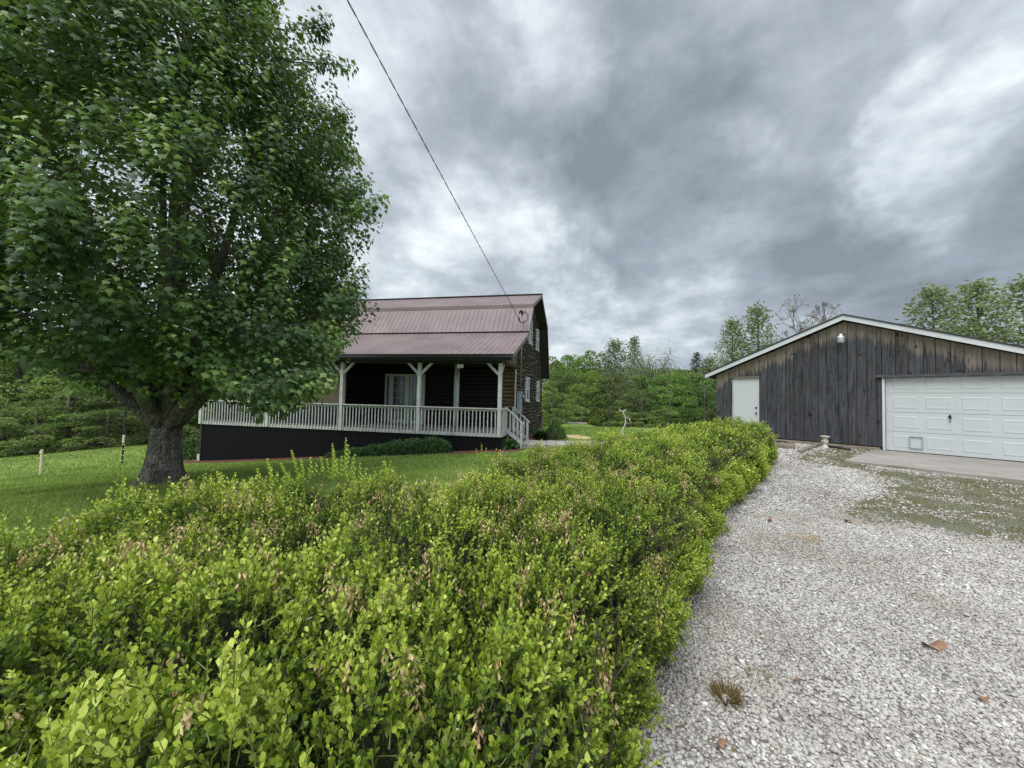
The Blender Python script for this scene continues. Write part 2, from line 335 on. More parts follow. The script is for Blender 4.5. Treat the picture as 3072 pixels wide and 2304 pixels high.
def copy_tree(o, parent=None):
    c = o.copy(); COL.objects.link(c)
    if parent: c.parent = parent
    for ch in list(o.children): copy_tree(ch, c)
    return c
ZEN, BACK, SKYK, SUNE, EXPO = 3.8, 1.75, 9.6, 1.5, 0.52
# ================================================================== LOG HOUSE
HB = -0.46; HR = math.radians(-12)
HO = (0, 0, HB)
house = empty('log_house', (-.47, 14.8, HB), HR, label='dark weathered log house with brown metal gambrel roof and railed front porch', cat='house')
def hm(): return MB(HO)
XL = -11.0; RX0 = -11.6; RX1 = .6; S0 = 2.9; S1 = 11.3
PF = [(-.4, 3.17), (3.0, 4.57)]; GF = [(3.0, 4.60), (4.1, 6.1)]; UF = [(4.02, 6.13), (7.1, 7.44)]; UR = [(10.18, 6.13), (7.1, 7.44)]; GR = [(11.7, 3.05), (10.1, 6.1)]
def ribbed(p0, p1, x0, x1, name, pitch=.235):
    m = hm(); d = Vector((0, p1[0]-p0[0], p1[1]-p0[1])).normalized(); nrm = Vector((0, -d.z, d.y))
    if nrm.z < 0: nrm = -nrm
    xs = [(x0, 0.)]; x = x0+.05
    while x < x1-.06: xs += [(x, 0.), (x+.012, .015), (x+.034, .015), (x+.046, 0.)]; x += pitch
    xs += [(x1, 0.)]; vs = []; fs = []; n = len(xs)
    for (s, z) in (p0, p1):
        for xx, h in xs: vs.append(Vector((xx, s, z))+nrm*(h+.012))
    fs = [(i, i+1, n+i+1, n+i) for i in range(n-1)]
    m.add(vs, fs); o = m.build(name, 'roof_metal', house)
    k = hm(); a = Vector((0, p0[0], p0[1]))-nrm*.05+d*.02; b = Vector((0, p1[0], p1[1]))-nrm*.05-d*.02
    k.bar(Vector((x0+.03, 0, 0))+(a+b)/2, Vector((x1-.03, 0, 0))+(a+b)/2, 1, 1)
    k.v = []; k.f = []
    q = [(x0+.02, a, nrm), (x1-.02, a, nrm)]
    vs = []
    for xx in (x0+.02, x1-.02):
        for pnt, off in ((a, 0), (b, 0), (b, -.09), (a, -.09)): vs.append(Vector((xx, 0, 0))+pnt+nrm*(off+.048))
    k.add(vs, [(0, 1, 2, 3), (7, 6, 5, 4), (0, 4, 5, 1), (1, 5, 6, 2), (2, 6, 7, 3), (3, 7, 4, 0)])
    k.build('roof_deck', 'soffit', o)
    for xx in (x0-.012, x1-.012):
        t_ = hm(); aa = Vector((xx, p0[0], p0[1]))-nrm*.06; bb = Vector((xx, p1[0], p1[1]))-nrm*.06; t_.bar(aa, bb, .028, .17, nrm); t_.build('rake_trim', 'rake_trim', o)
    return o
simple('rake_trim', srgb(112, 106, 106), .6, .12, 4, .05)
r = ribbed(*PF, RX0, RX1, 'porch_roof'); r['label'] = 'low pitched brown metal porch roof'
ribbed(*GF, RX0, RX1, 'roof'); ro = ribbed(*UF, RX0, RX1, 'roof'); ribbed(*UR, RX0, RX1, 'roof'); ribbed(*GR, RX0, RX1, 'roof')
m = hm(); m.bar((RX0-.02, 7.1, 7.475), (RX1+.02, 7.1, 7.475), .3, .03); m.build('ridge_cap', 'dark_trim', house)
m = hm(); m.bar((RX0, 4.0, 6.07), (RX1, 4.0, 6.07), .03, .17); m.build('flashing', 'roof_metal', house)
m = hm(); m.bar((RX0, 2.99, 4.635), (RX1, 2.99, 4.635), .06, .025); m.build('flashing', 'dark_trim', house)
g = hm(); g.box(RX0, -.52, 3.03, RX1-.02, -.42, 3.135); gu = g.build('gutter', 'gutter_dark', house)
g = hm(); g.box(RX0+.03, -.40, 2.93, RX1-.06, -.36, 3.11); g.build('fascia', 'soffit', house)
g = hm(); g.box(RX0, S1+.42, 2.93, RX1, S1+.54, 3.04); g.build('gutter', 'gutter_dark', house)
m = hm(); m.box(XL-.1, -.06, 2.86, .12, .14, 3.04); m.build('porch_beam', 'dark_trim', house)
m = hm(); m.box(XL, -.35, 3.05, .05, S0-.05, 3.09); m.build('porch_ceiling', 'soffit', house)
# log walls --------------------------------------------------------
def roofz(s):
    pts = [(2.9, 4.45), (4.1, 6.0), (7.1, 7.33), (10.1, 6.0), (11.3, 3.6)]
    if s <= pts[0][0]: return pts[0][1]
    for (a, za), (b, zb) in zip(pts, pts[1:]):
        if s <= b: return za+(zb-za)*(s-a)/(b-a)
    return pts[-1][1]
def srange(z):
    ss = [s for s in np.arange(S0, S1+.001, .02) if roofz(s) >= z]
    return (ss[0], ss[-1]) if len(ss) > 3 else None
def logrows(m, along0, along1, z0, z1, step, put, seed):
    r_ = np.random.default_rng(seed); z = z0
    while z < z1-.03:
        h = step*r_.uniform(.85, 1.15); h = min(h, z1-z); rg = along0(z+h*.8), along1(z+h*.8)
        if rg[0] is not None and rg[1]-rg[0] > .15:
            n = max(3, int((rg[1]-rg[0])/.22)); ph = r_.uniform(0, 9, 3); vs = []; fs = []
            for i in range(n+1):
                a = rg[0]+(rg[1]-rg[0])*i/n; wv = .014*math.sin(a*2.1+ph[0])+.010*math.sin(a*5.3+ph[1]); zz = .014*math.sin(a*1.7+ph[2])
                for j, (dz, b) in enumerate(((0, -.02), (.12, .045), (.5, .085), (.88, .045), (1, -.02))):
                    vs.append(put(a, z+dz*h+(zz if 0 < j < 4 else 0), b+(wv if 0 < j < 4 else 0)))
            for i in range(n):
                for j in range(4): fs.append((i*5+j, i*5+j+1, (i+1)*5+j+1, (i+1)*5+j))
            m.add(vs, fs)
        z += h
m = hm(); logrows(m, lambda z: (srange(z) or (None, 0))[0], lambda z: (srange(z) or (0, 0))[1], -.30, 7.3, .17, lambda a, z, b: (b, a, z), 1)
m.build('log_wall', 'weathered_log', house, smooth=True)
m = hm(); logrows(m, lambda z: (srange(z) or (None, 0))[0], lambda z: (srange(z) or (0, 0))[1], -.30, 7.3, .17, lambda a, z, b: (XL-b, a, z), 2)
m.build('log_wall', 'weathered_log', house, smooth=True)
m = hm(); logrows(m, lambda z: XL, lambda z: -.75, .1, 4.5, .19, lambda a, z, b: (a, S0-b, z), 3); m.build('log_wall', 'shaded_log', house, smooth=True)
m = hm(); logrows(m, lambda z: -.74+.09*math.sin(z*7), lambda z: .02+.03*math.sin(z*9), .1, 3.05, .17, lambda a, z, b: (a, S0-b*1.5-.01, z), 4); m.build('log_wall', 'tan_log', house, smooth=True)
m = hm(); logrows(m, lambda z: XL, lambda z: 0., -.3, 3.1, .19, lambda a, z, b: (a, S1+b, z), 5); m.build('log_wall', 'weathered_log', house, smooth=True)
for xx, zb_ in ((0, -.5), (XL, -2)):
    m = hm(); m.add([(xx, S0+.02, zb_), (xx, S1, zb_)]+[(xx, s, roofz(s)-.02) for s in (S1, 10.1, 7.1, 4.1, S0+.02)], [(0, 1, 2, 3, 4, 5, 6)]); m.build('wall_core', 'void_dark', house)
m = hm(); m.box(XL+.02, S0+.03, -2.6, -.02, S1-.03, -.28); m.build('foundation', 'dark_stone', house)
# porch gable infill and tie log
m = hm(); logrows(m, lambda z: max(.0, (z-3.17)/.41-.1), lambda z: 2.9, 3.0, 4.3, .16, lambda a, z, b: (b+.02, a, z), 6); m.build('gable_infill', 'tan_log', house, smooth=True)
m = hm(); m.tube([(.03, -.1, 2.94), (.06, 1., 2.93), (.05, 2., 2.94), (.06, 3.0, 2.95)], .085, 10); m.build('tie_log', 'weathered_log', house, smooth=True)
m = hm(); m.box(.03, 2.72, .2, .08, 2.82, 2.85); m.build('corner_board', 'painted_rail', house)
m = hm(); m.box(.0, S1+.05, -.6, .22, S1+.5, .62); m.box(-.1, S1+.0, .62, .34, S1+.6, .70); m.build('heat_pump_cabinet', 'timber_old', house, bevel=.01)
m = hm(); m.tube([(.1, S1+.06, 2.9), (.1, S1+.06, .0)], .04, 8); m.build('downspout', 'dark_trim', house)
# windows -----------------------------------------------------------
def window(s, z0, z1, w=.78, grid=True):
    m = hm(); x = .10
    m.box(.0, s-w/2, z0, .15, s-w/2+.075, z1); m.box(.0, s+w/2-.075, z0, .15, s+w/2, z1)
    m.box(.0, s-w/2+.075, z1-.08, .148, s+w/2-.075, z1); m.box(.0, s-w/2+.075, z0, .148, s+w/2-.075, z0+.08)
    zm = (z0+z1)/2; m.box(.0, s-w/2+.075, zm-.03, .144, s+w/2-.075, zm+.03)
    if grid:
        for k in (1, 2): ys = s-w/2+.075+(w-.15)*k/3; m.box(.105, ys-.009, zm+.03, .128, ys+.009, z1-.08)
        zz = (zm+z1)/2; m.box(.104, s-w/2+.075, zz-.009, .126, s+w/2-.075, zz+.009)
    o = m.build('window', 'white_trim', house)
    p = hm(); p.box(.09, s-w/2+.05, z0+.05, .11, s+w/2-.05, z1-.05); p.build('pane', 'glass_dark', o)
    q = hm(); q.box(.0, s-w/2-.05, z0-.05, .19, s+w/2+.05, z0-.002); q.build('sill', 'white_trim', o)
window(5.75, 1.42, 2.66); window(9.7, 1.42, 2.68); window(6.35, 4.55, 5.85); window(9.0, 4.55, 5.8)
# porch door ----------------------------------------------------------
m = hm(); zt = 2.58
for x0, x1 in ((-6.46, -6.36), (-6.24, -6.02), (-5.40, -5.18), (-4.50, -4.38), (-5.08, -5.02)): m.box(x0, S0-.16, .2, x1, S0-.06, zt-.1)
m.box(-6.46, S0-.165, zt-.1, -4.38, S0-.055, zt); m.box(-6.02, S0-.155, .2, -5.40, S0-.065, .38)
m.box(-5.02, S0-.155, .2, -4.50, S0-.065, .34)
dr = m.build('porch_door', 'white_trim', house)
p = hm(); p.box(-6.36, S0-.13, .2, -6.24, S0-.10, zt-.1); p.box(-6.02, S0-.13, .38, -5.40, S0-.10, zt-.1); p.box(-5.18, S0-.13, .2, -5.08, S0-.10, zt-.1); p.box(-5.02, S0-.13, .34, -4.5, S0-.10, zt-.1); p.build('pane', 'curtain_glass', dr)
p = hm()
for k in (1, 2): x = -6.02+.62*k/3; p.box(x-.008, S0-.142, .38, x+.008, S0-.13, zt-.1)
for k in range(1, 6): z = .38+(zt-.48)*k/6; p.box(-6.02, S0-.145, z-.008, -5.4, S0-.1325, z+.008)
p.build('muntin', 'white_trim', dr)
# deck -----------------------------------------------------------------
DX = -14.12
m = hm(); nb = int(2.95/.14)
for i in range(21): m.box(DX, -.02+i*.14, .15, .1, .108+i*.14, .185)
m.build('deck_floor', 'deck_boards', house)
m = hm(); m.box(DX, -.03, .02, .10, -.001+.02, .148); m.box(.085, .02, .02, .10+.015, .75, .148); m.box(DX-.03, -.03, .02, DX-.001, 2.9, .148); m.build('deck_rim', 'painted_rail', house)
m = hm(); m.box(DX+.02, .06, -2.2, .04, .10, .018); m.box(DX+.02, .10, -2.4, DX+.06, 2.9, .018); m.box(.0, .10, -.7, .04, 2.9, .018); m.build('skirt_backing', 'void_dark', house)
m = hm(); zb0 = lambda x: g1(-.47+.978*x, 14.8-.208*x)-.05
# diagonal slats, cut at the ground line
for sgn, yy in ((1, .035), (-1, .048)):
    x = DX-2.5
    while x < 2.5:
        pts = []
        for k in range(0, 41):
            z = .015-k*.045; xx = x+sgn*(k*.045)
            if DX+.02 < xx < .07 and z > zb0(xx): pts.append((xx, z))
        if len(pts) > 1: m.bar((pts[0][0], yy, pts[0][1]), (pts[-1][0], yy, pts[-1][1]), .008, .030, (0, 1, 0))
        x += .085
m.build('lattice_skirt', 'lattice_black', house)
m = hm(); m.box(DX+.0, .0, -1.75, DX+.12, .05, .018); m.build('skirt_post', 'dark_trim', house)
m = hm(); m.box(DX-.03, -.03, -2.0, DX+.10, .06, -1.36); m.build('post_foot', 'painted_rail', house)
posts = [0.02, -3.32, -6.82, -10.45, -14.05]
for i, x in enumerate(posts):
    top = 2.87 if i < 4 else 1.16
    m = hm(); w = .07
    m.box(x-w, -.09, .03, x+w, .05, top); po = m.build('porch_post', 'painted_rail', house, bevel=.006)
    if i < 4:
        for sg in (-1, 1):
            if i == 0 and sg == 1:
                b = hm(); b.bar((x, .05, 2.42), (x, .52, 2.88), .07, .09, (0, 0, 1)); b.build('brace', 'painted_rail', po); continue
            b = hm(); b.bar((x+sg*.05, -.02, 2.42), (x+sg*.52, -.02, 2.88), .07, .10, (0, 0, 1)); b.build('brace', 'painted_rail', po)
nbal = 0
for (xa, xb) in [(posts[i+1]+.07, posts[i]-.07) for i in range(4)]:
    m = hm(); m.box(xa, -.13, 1.085, xb, .02, 1.125); rl = m.build('porch_railing', 'painted_rail', house, bevel=.005)
    m = hm(); m.box(xa, -.03, 1.0, xb, .0, 1.083); m.build('top_rail', 'painted_rail', rl)
    n = int((xb-xa)/.146)
    for k in range(n):
        x = xa+(k+.5)*(xb-xa)/n; tl = random.uniform(-.006, .006)
        b = hm(); b.bar((x+tl, -.05, .055), (x-tl, -.05, 1.07), .036, .036, (0, 1, 0)); b.build('baluster', 'painted_rail', rl); nbal += 1
# solid-looking return panel by the steps, stair rails, steps
m = hm(); m.box(.03, -.09, 1.085, .17, .76, 1.125); rl = m.build('side_railing', 'painted_rail', house)
for k in range(5): b = hm(); b.box(.10, .08+k*.14, .05, .135, .16+k*.14, 1.08); b.build('slat', 'painted_rail', rl)
for s in (.78, 2.2):
    zb = -.46 if s < 1 else -.36
    m = hm(); m.bar((.08, s, 1.16), (.84, s, .50), .12, .04); sr = m.build('stair_railing', 'painted_rail', house)
    m = hm(); m.box(.70, s-.05, zb, .79, s+.05, .60); m.build('newel_post', 'painted_rail', sr, bevel=.005)
    m = hm(); m.box(.06, s-.05, .05, .15, s+.05, 1.16); m.build('newel_post', 'painted_rail', sr, bevel=.005)
    m = hm(); m.bar((.1, s, .26), (.78, s, -.26), .04, .14); m.build('stringer', 'painted_rail', sr)
    for k in range(3): x = .25+k*.16; b = hm(); b.box(x, s-.02, .16-k*.13, x+.05, s+.02, 1.03-k*.135); b.build('slat', 'painted_rail', sr)
m = hm(); m.box(.15, .8, -.02, .42, 2.2, .02); m.box(.38, .8, -.19, .68, 2.2, -.15); st = m.build('porch_steps', 'deck_boards', house)
# tan roll-down screen at the left bays, column, flood light
m = hm(); pl = [(-14.0, 1.12), (-13.95, 1.50), (-13.3, 1.95), (-12.3, 2.45), (-11.5, 2.84), (-6.97, 2.84), (-6.97, 1.02)]
n = len(pl); m.add([(x, .42, z) for x, z in pl]+[(x, .45, z) for x, z in pl], [tuple(range(n)), tuple(range(2*n-1, n-1, -1))]+[(i, (i+1) % n, n+(i+1) % n, n+i) for i in range(n)])
k_ = m; k_.build('porch_screen', 'tan_siding', house, label='tan panel closing the left bays of the porch')
m = hm(); m.box(-14.0, .5, .19, -6.97, .53, 1.01); m.build('shade_panel', 'void_dark', house)  # added black sheet standing in for the porch shade behind the balusters
m = hm(); m.tube([(-2.19, 1.2, .18), (-2.19, 1.2, 3.04)], .115, 20); m.build('porch_column', 'painted_rail', house, smooth=True)
m = hm(); m.box(-1.78, .02, 2.66, -1.48, .08, 2.84); fl = m.build('flood_light', 'dark_trim', house, bevel=.01)
m = hm(); m.add([(-1.76, .0, 2.68), (-1.50, .0, 2.68), (-1.50, .01, 2.82), (-1.76, .01, 2.82)], [(0, 1, 2, 3)]); m.box(-1.76, .0, 2.68, -1.50, .018, 2.82); m.build('lens', 'led_panel', fl)
# electric service
m = hm(); m.tube([(.22, 3.12, 1.8), (.22, 3.12, 5.42)], .03, 10); ms = m.build('service_mast', 'steel', house, smooth=True)
m = hm(); m.tube([(.22, 3.12, 5.42), (.22, 3.12, 5.54), (.20, 3.06, 5.60), (.14, 2.98, 5.56), (.12, 2.95, 5.48)], [.04, .06, .06, .055, .05], 10); m.build('weatherhead', 'cable_black', ms, smooth=True)
lp = [(.12, 2.95, 5.5)]
m = hm()
for q, (rr, ph) in enumerate(((.24, 0), (.28, .6), (.21, 1.1))):
    pts = []
    for k in range(15):
        a = PI*.55-k*PI*1.55/14; pts.append((.30+rr*math.cos(a)*.9, 2.95+.05*math.sin(a*2+ph), 5.28+rr*1.05*math.sin(a)))
    pts.append((.18, 3.02, 5.06)); m.tube(pts, .010, 6)
m.build('drip_loop', 'cable_black', ms, smooth=True)
m = hm(); m.tube([(.22, 3.12, 4.50), (.22, 3.12, 4.62)], [.12, .04], 12); m.build('flashing_boot', 'cable_black', ms, smooth=True)
m = hm(); m.box(.06, 3.1, .88, .26, 3.42, 1.88); mb = m.build('meter_box', 'grey_enamel', house, bevel=.012)
m = hm(); m.tube([(.26, 3.30, 1.62), (.36, 3.30, 1.62), (.39, 3.30, 1.62)], [.085, .085, .05], 16); m.build('meter', 'steel', mb, smooth=True)
m = hm(); m.tube([(.2, 3.3, .88), (.2, 3.3, -.4)], .025, 8); m.build('conduit', 'steel', mb)

# overhead service cable: three wires twisted together
def hw(p): c, s = math.cos(HR), math.sin(HR); return Vector((-.47+p[0]*c-p[1]*s, 14.8+p[0]*s+p[1]*c, p[2]))
A = hw((.16, 2.98, 5.12)); B = Vector((-7.6, -16.0, 11.5))
def cat(t): 
    p = A.lerp(B, t); p.z -= .5*t*(1-t); return p
m = MB(A)
N = 900
for st_ in range(2):
    pts = []
    for k in range(N+1):
        t_ = (k/N)**1.25; p = cat(t_); a = k*.42+st_*PI; pts.append(p+Vector((math.cos(a), .0, math.sin(a)))*.008)
    m.tube(pts, .0062, 5)
o = m.build('overhead_cable', 'cable_black', label='twisted black overhead service cable running from the roof mast up across the sky', cat='cable'); o.location = A

# patio chair behind the left railing
def chair(lx, ls, rz, label):
    p = hw((lx, ls, .185)); c = empty('patio_chair', p, rz, label=label, cat='chair')
    for sx in (-1, 1):
        m = MB(); m.tube([(sx*.26, -.26, 0), (sx*.26, -.25, .62), (sx*.26, .2, .64), (sx*.26, .27, 0)], .013, 6); m.build('leg', 'frame_dull', c)
        m = MB(); m.tube([(sx*.24, .1, .4), (sx*.22, .28, .72), (sx*.22, .34, 1.0)], .013, 6); m.build('back_frame', 'frame_dull', c)
    m = MB(); m.box(-.24, -.24, .4, .24, .2, .425); m.build('seat', 'wicker_dark', c, bevel=.01)
    m = MB(); m.bar((0, .22, .5), (0, .33, .98), .44, .02, (0, 1, 0)); m.build('backrest', 'wicker_dark', c)
chair(-12.9, 1.25, HR+.5, 'pale framed patio chair standing behind the far left porch railing')

# ================================================================== GARAGE
GB = .22; GR_ = math.radians(-52.75)
garage = empty('garage', (8.04, 15.1, GB), GR_, label='low garage of weathered grey vertical boards with white trimmed gable roof', cat='garage')
def gm(): return MB((0, 0, GB))
GW = 7.84; RXm = 3.92; SL = .396; RZ = 4.35
def grz(x): return RZ-SL*abs(x-RXm)          # top of the roof
def under(x): return grz(x)-.17
m = gm(); at_t = []; at_u = []
def plank(x0, x1, za, y=-.02, zcut=None):
    tn = random.random(); d = random.uniform(-.012, .012); n = 6
    for (a, b) in ([(x0, x1)] if not (x0 < RXm < x1) else [(x0, RXm), (RXm, x1)]):
        vs = []; fs = []
        for i in range(n+1):
            for x in (a, b):
                z = za+(under(x)-za)*i/n; vs.append((x, y+d, z))
        nb_ = len(vs); vs += [(x, .02, z) for (x, _, z) in vs]
        for i in range(n): fs.append((2*i, 2*i+1, 2*i+3, 2*i+2))
        for i in range(n): fs += [(2*i, 2*i+2, nb_+2*i+2, nb_+2*i), (2*i+1, nb_+2*i+1, nb_+2*i+3, 2*i+3)]
        fs += [(0, nb_, nb_+1, 1), (2*n, 2*n+1, nb_+2*n+1, nb_+2*n)]
        m.add(vs, fs)
        for v_ in vs: at_t.append(tn); at_u.append(under(v_[0])-v_[2])
x = 0.
while x < GW-.02:
    w = random.uniform(.20, .30); x1 = min(GW, x+w)
    for e in (.60, 1.50, 4.74, 7.56):
        if x < e-.02 < x1 or x < e < x1: x1 = e
    if GW-x1 < .1: x1 = GW
    za = .36
    if .60-.001 <= x < 1.50-.01: za = 2.50
    if 4.74-.001 <= x < 7.56-.01: za = 2.44
    plank(x+.006, x1-.006, za); x = x1
m.build('board_siding', 'weathered_boards', garage, attrs={'tone': at_t, 'under': at_u})
m = gm(); m.add([(0, .03, .1), (.6, .03, .1), (.6, .03, 2.5), (1.5, .03, 2.5), (1.5, .03, .1), (4.74, .03, .1), (4.74, .03, 2.44), (7.56, .03, 2.44), (7.56, .03, .1), (GW, .03, .1), (GW, .03, under(GW)), (RXm, .03, under(RXm)), (0, .03, under(0))], [tuple(range(13))])
m.build('wall_core', 'void_dark', garage)
for x0 in (0., GW):      # side walls
    m = gm(); at_t = []; at_u = []; y = .0
    while y < 9.0:
        w = .25; tn = random.random(); z1 = under(x0)
        b0 = len(m.v); m.box(x0-.02, y+.024, .3, x0+.02, y+w-.004+.02, z1); y += w
        for v_ in m.v[b0:]: at_t.append(tn); at_u.append(z1-v_[2]+.2)
    m.build('board_siding', 'weathered_boards', garage, attrs={'tone': at_t, 'under': at_u})
m = gm(); m.add([(0, 9.3, .1), (GW, 9.3, .1), (GW, 9.3, under(GW)), (RXm, 9.3, under(RXm)), (0, 9.3, under(0))], [(0, 1, 2, 3, 4)]); m.build('rear_wall', 'timber_old', garage)
m = gm(); m.box(-.04, -.08, .05, .60, .0, .33); m.box(1.5, -.08, .05, 4.70, .0, .33); m.build('sill_beam', 'timber_old', garage, bevel=.015)
for sg in (-1, 1):
    xe = RXm+sg*4.26; m = gm(); ze = grz(xe)
    vs = [(RXm, -.30, RZ), (xe, -.30, ze), (xe, 9.6, ze), (RXm, 9.6, RZ)]; vs += [(a, b, c+.035) for a, b, c in vs]
    m.add(vs, [(3, 2, 1, 0), (4, 5, 6, 7), (0, 1, 5, 4), (1, 2, 6, 5), (2, 3, 7, 6), (3, 0, 4, 7)]); rf = m.build('roof', 'shingle', garage)
    m = gm(); vs = [(RXm, -.27, RZ-.150), (xe-sg*.02, -.27, ze-.150), (xe-sg*.02, -.27, ze-.003), (RXm, -.27, RZ-.003)]; vs += [(a, b+.03, c) for a, b, c in vs]
    m.add(vs, [(0, 1, 2, 3), (7, 6, 5, 4), (0, 4, 5, 1), (1, 5, 6, 2), (2, 6, 7, 3), (3, 7, 4, 0)]); m.build('rake_board', 'white_trim', rf)
    m = gm(); vs = [(RXm, -.24, RZ-.12), (xe-sg*.02, -.24, ze-.12), (xe-sg*.02, 9.5, ze-.12), (RXm, 9.5, RZ-.12)]; m.add(vs, [(0, 1, 2, 3)]); m.build('soffit', 'soffit', rf)
    m = gm(); m.box(min(xe, xe-sg*.03), -.24, ze-.16, max(xe, xe-sg*.03), 9.6, ze-.004); m.build('eave_board', 'white_trim', rf)
# side door
m = gm(); m.box(.60, -.03, 2.44, 1.50, .0, 2.49); m.box(.60, -.028, .4, .635, .0, 2.44); m.box(1.465, -.028, .4, 1.50, .0, 2.44); m.box(.64, -.01, .40, 1.46, .025, 2.435)
dr = m.build('side_door', 'garage_paint', garage, bevel=.003)
simple('steel_dark', (.06, .055, .05), .35, .1, 5, 0, metal=.8)
m = gm(); m.tube([(1.41, -.01, 1.20), (1.41, -.045, 1.20)], [.03, .012], 12); m.tube([(1.41, -.05, 1.20), (1.41, -.085, 1.20)], [.032, .026], 12); m.build('knob', 'steel_dark', dr, smooth=True)
m = gm(); m.tube([(1.41, -.01, 1.40), (1.41, -.04, 1.40)], [.034, .03], 12); m.build('deadbolt', 'steel_dark', dr, smooth=True)
m = gm(); m.box(.56, -.10, 2.50, 1.54, -.028, 2.535); m.build('drip_board', 'timber_old', garage)
simple('timber_dark', (.075, .075, .08), .9, .4, 6, .4, stretch=(1, 1, 6))
m = gm(); m.box(4.62, -.11, 2.385, 7.84, -.032, 2.46); m.build('door_header', 'timber_dark', garage, bevel=.006)
# sectional door: four sections of raised panels
D0, D1, DZ = 4.83, 7.50, .27
for a_, b_ in ((4.745, 4.80), (7.50, 7.555)): m = gm(); m.box(a_, -.035, DZ, b_, .0, 2.384); m.build('door_jamb', 'white_trim', garage)
gd = gm(); sh = .555
for rI in range(4):
    z0 = DZ+.012+rI*sh; gd.box(D0-.03, .065, z0, D1+.0, .105, min(z0+sh-.007, 2.47))
gdo = gd.build('garage_door', 'garage_paint', garage)
for rI in range(4):
    for cI in range(4):
        z0 = DZ+.012+rI*sh+.10; x0 = D0+.12+cI*.652; x1 = x0+.50; z1 = z0+sh-.21; y0 = .065; p = gm(); e = .028; h = .0075
        r1 = [(x0, y0, z0), (x1, y0, z0), (x1, y0, z1), (x0, y0, z1)]; r2 = [(x0+e, y0-h, z0+e), (x1-e, y0-h, z0+e), (x1-e, y0-h, z1-e), (x0+e, y0-h, z1-e)]
        r3 = [(x0+2.6*e, y0-.004, z0+2.6*e), (x1-2.6*e, y0-.004, z0+2.6*e), (x1-2.6*e, y0-.004, z1-2.6*e), (x0+2.6*e, y0-.004, z1-2.6*e)]
        fs = [(8, 9, 10, 11)]
        for k in range(4): fs += [(k, (k+1) % 4, 4+(k+1) % 4, 4+k), (4+k, 4+(k+1) % 4, 8+(k+1) % 4, 8+k)]
        p.add(r1+r2+r3, fs); p.build('raised_panel', 'garage_paint', gdo)
p = gm(); p.tube([(6.05, .06, 1.30), (6.05, .02, 1.30)], [.035, .03], 10); p.bar((6.05, .01, 1.36), (6.07, .01, 1.24), .03, .02, (0, 1, 0)); p.tube([(6.05, .06, 1.17), (6.05, .045, 1.17)], .016, 8); p.build('lock_handle', 'steel_dark', gdo)
p = gm()
a0, a1, b0, b1 = 5.28, 5.55, .38, .72
for bx in ((a0, b0, a1, b0+.02), (a0, b1-.02, a1, b1), (a0, b0+.02, a0+.02, b1-.02), (a1-.02, b0+.02, a1, b1-.02)): p.box(bx[0], .03, bx[1], bx[2], .048, bx[3])
p.build('pet_door', 'grey_enamel', gdo)
# gable light
m = gm(); c = (3.86, -.26, 3.66)
simple('steel_bright', (.62, .64, .64), .35, .08, 5, 0, metal=.35)
m = gm(); m.lathe([(.018, .11), (.038, .105), (.042, .065), (.06, .05), (.098, -.01), (.10, -.035), (.094, -.037)], c, 20); gl = m.build('gable_light', 'steel_bright', garage, smooth=True)
simple('lens_grey', (.35, .37, .37), .3, .1, 8, .1)
m = gm(); m.lathe([(.091, -.039), (.092, -.10), (.084, -.17), (.08, -.175)], c, 20); m.build('lens', 'lens_grey', gl, smooth=True)
m = gm(); m.bar((3.86, -.20, 3.74), (3.86, -.02, 3.74), .05, .05); m.build('bracket', 'steel_bright', gl)

# ================================================================== PROPS
# pedestal birdbath
p = atz(2475, 1346, -1.28); z0 = g1(p[0], p[1])
m = MB(); m.lathe([(.0, 0), (.115, 0), (.115, .03), (.085, .07), (.055, .13), (.05, .16), (.075, .2), (.085, .25), (.07, .31), (.085, .35), (.09, .37)], n=20)
PEDS = .8
bb = empty('pedestal_birdbath', (p[0], p[1], z0), label='small ornate pale stone pedestal standing in front of the grey garage wall', cat='birdbath')
bb.scale = (.8, .8, .85); m.build('pedestal', 'cast_stone', bb, smooth=True)
m = MB(); m.lathe([(.0, .372), (.10, .372), (.14, .40), (.15, .425), (.148, .44), (.13, .438), (.08, .425), (.0, .42)], n=24); m.build('basin', 'cast_stone', bb, smooth=True)
m = MB()
for k in range(5):
    a = k*2*PI/5; m.tube([(.075*math.cos(a), .075*math.sin(a), .17), (.095*math.cos(a), .095*math.sin(a), .21), (.09*math.cos(a+.15), .09*math.sin(a+.15), .26), (.07*math.cos(a), .07*math.sin(a), .29)], [.012, .022, .026, .012], 7)
m.build('scroll_ornament', 'cast_stone', bb, smooth=True)
# rough lumps helper
def lump(m, c, r, sd, sq=(1, 1, .7), sub=2):
    bm = bmesh.new(); bmesh.ops.create_icosphere(bm, subdivisions=sub, radius=1); rr = random.Random(sd); ph = [rr.uniform(0, 6) for _ in range(6)]
    vs = []
    for v_ in bm.verts:
        k = 1+.16*math.sin(v_.co.x*3+ph[0])+.12*math.sin(v_.co.y*4+ph[1])+.1*math.sin(v_.co.z*5+ph[2]+v_.co.x*2)
        vs.append((c[0]+v_.co.x*k*r*sq[0], c[1]+v_.co.y*k*r*sq[1], c[2]+v_.co.z*k*r*sq[2]))
    m.add(vs, [tuple(x.index for x in f.verts) for f in bm.faces]); bm.free()
p = atz(2352, 1345, -1.28); z0 = g1(p[0], p[1]); m = MB()
n = 18; vs = []; fs = []
for i in range(n):
    a = 2*PI*i/n
    for (k, z) in ((1.0, 0), (1.06, .1), (1.0, .17+.02*math.sin(3*a)), (.84, .17+.02*math.sin(3*a)), (.8, .08)): vs.append((.27*k*math.cos(a), .17*k*math.sin(a), z))
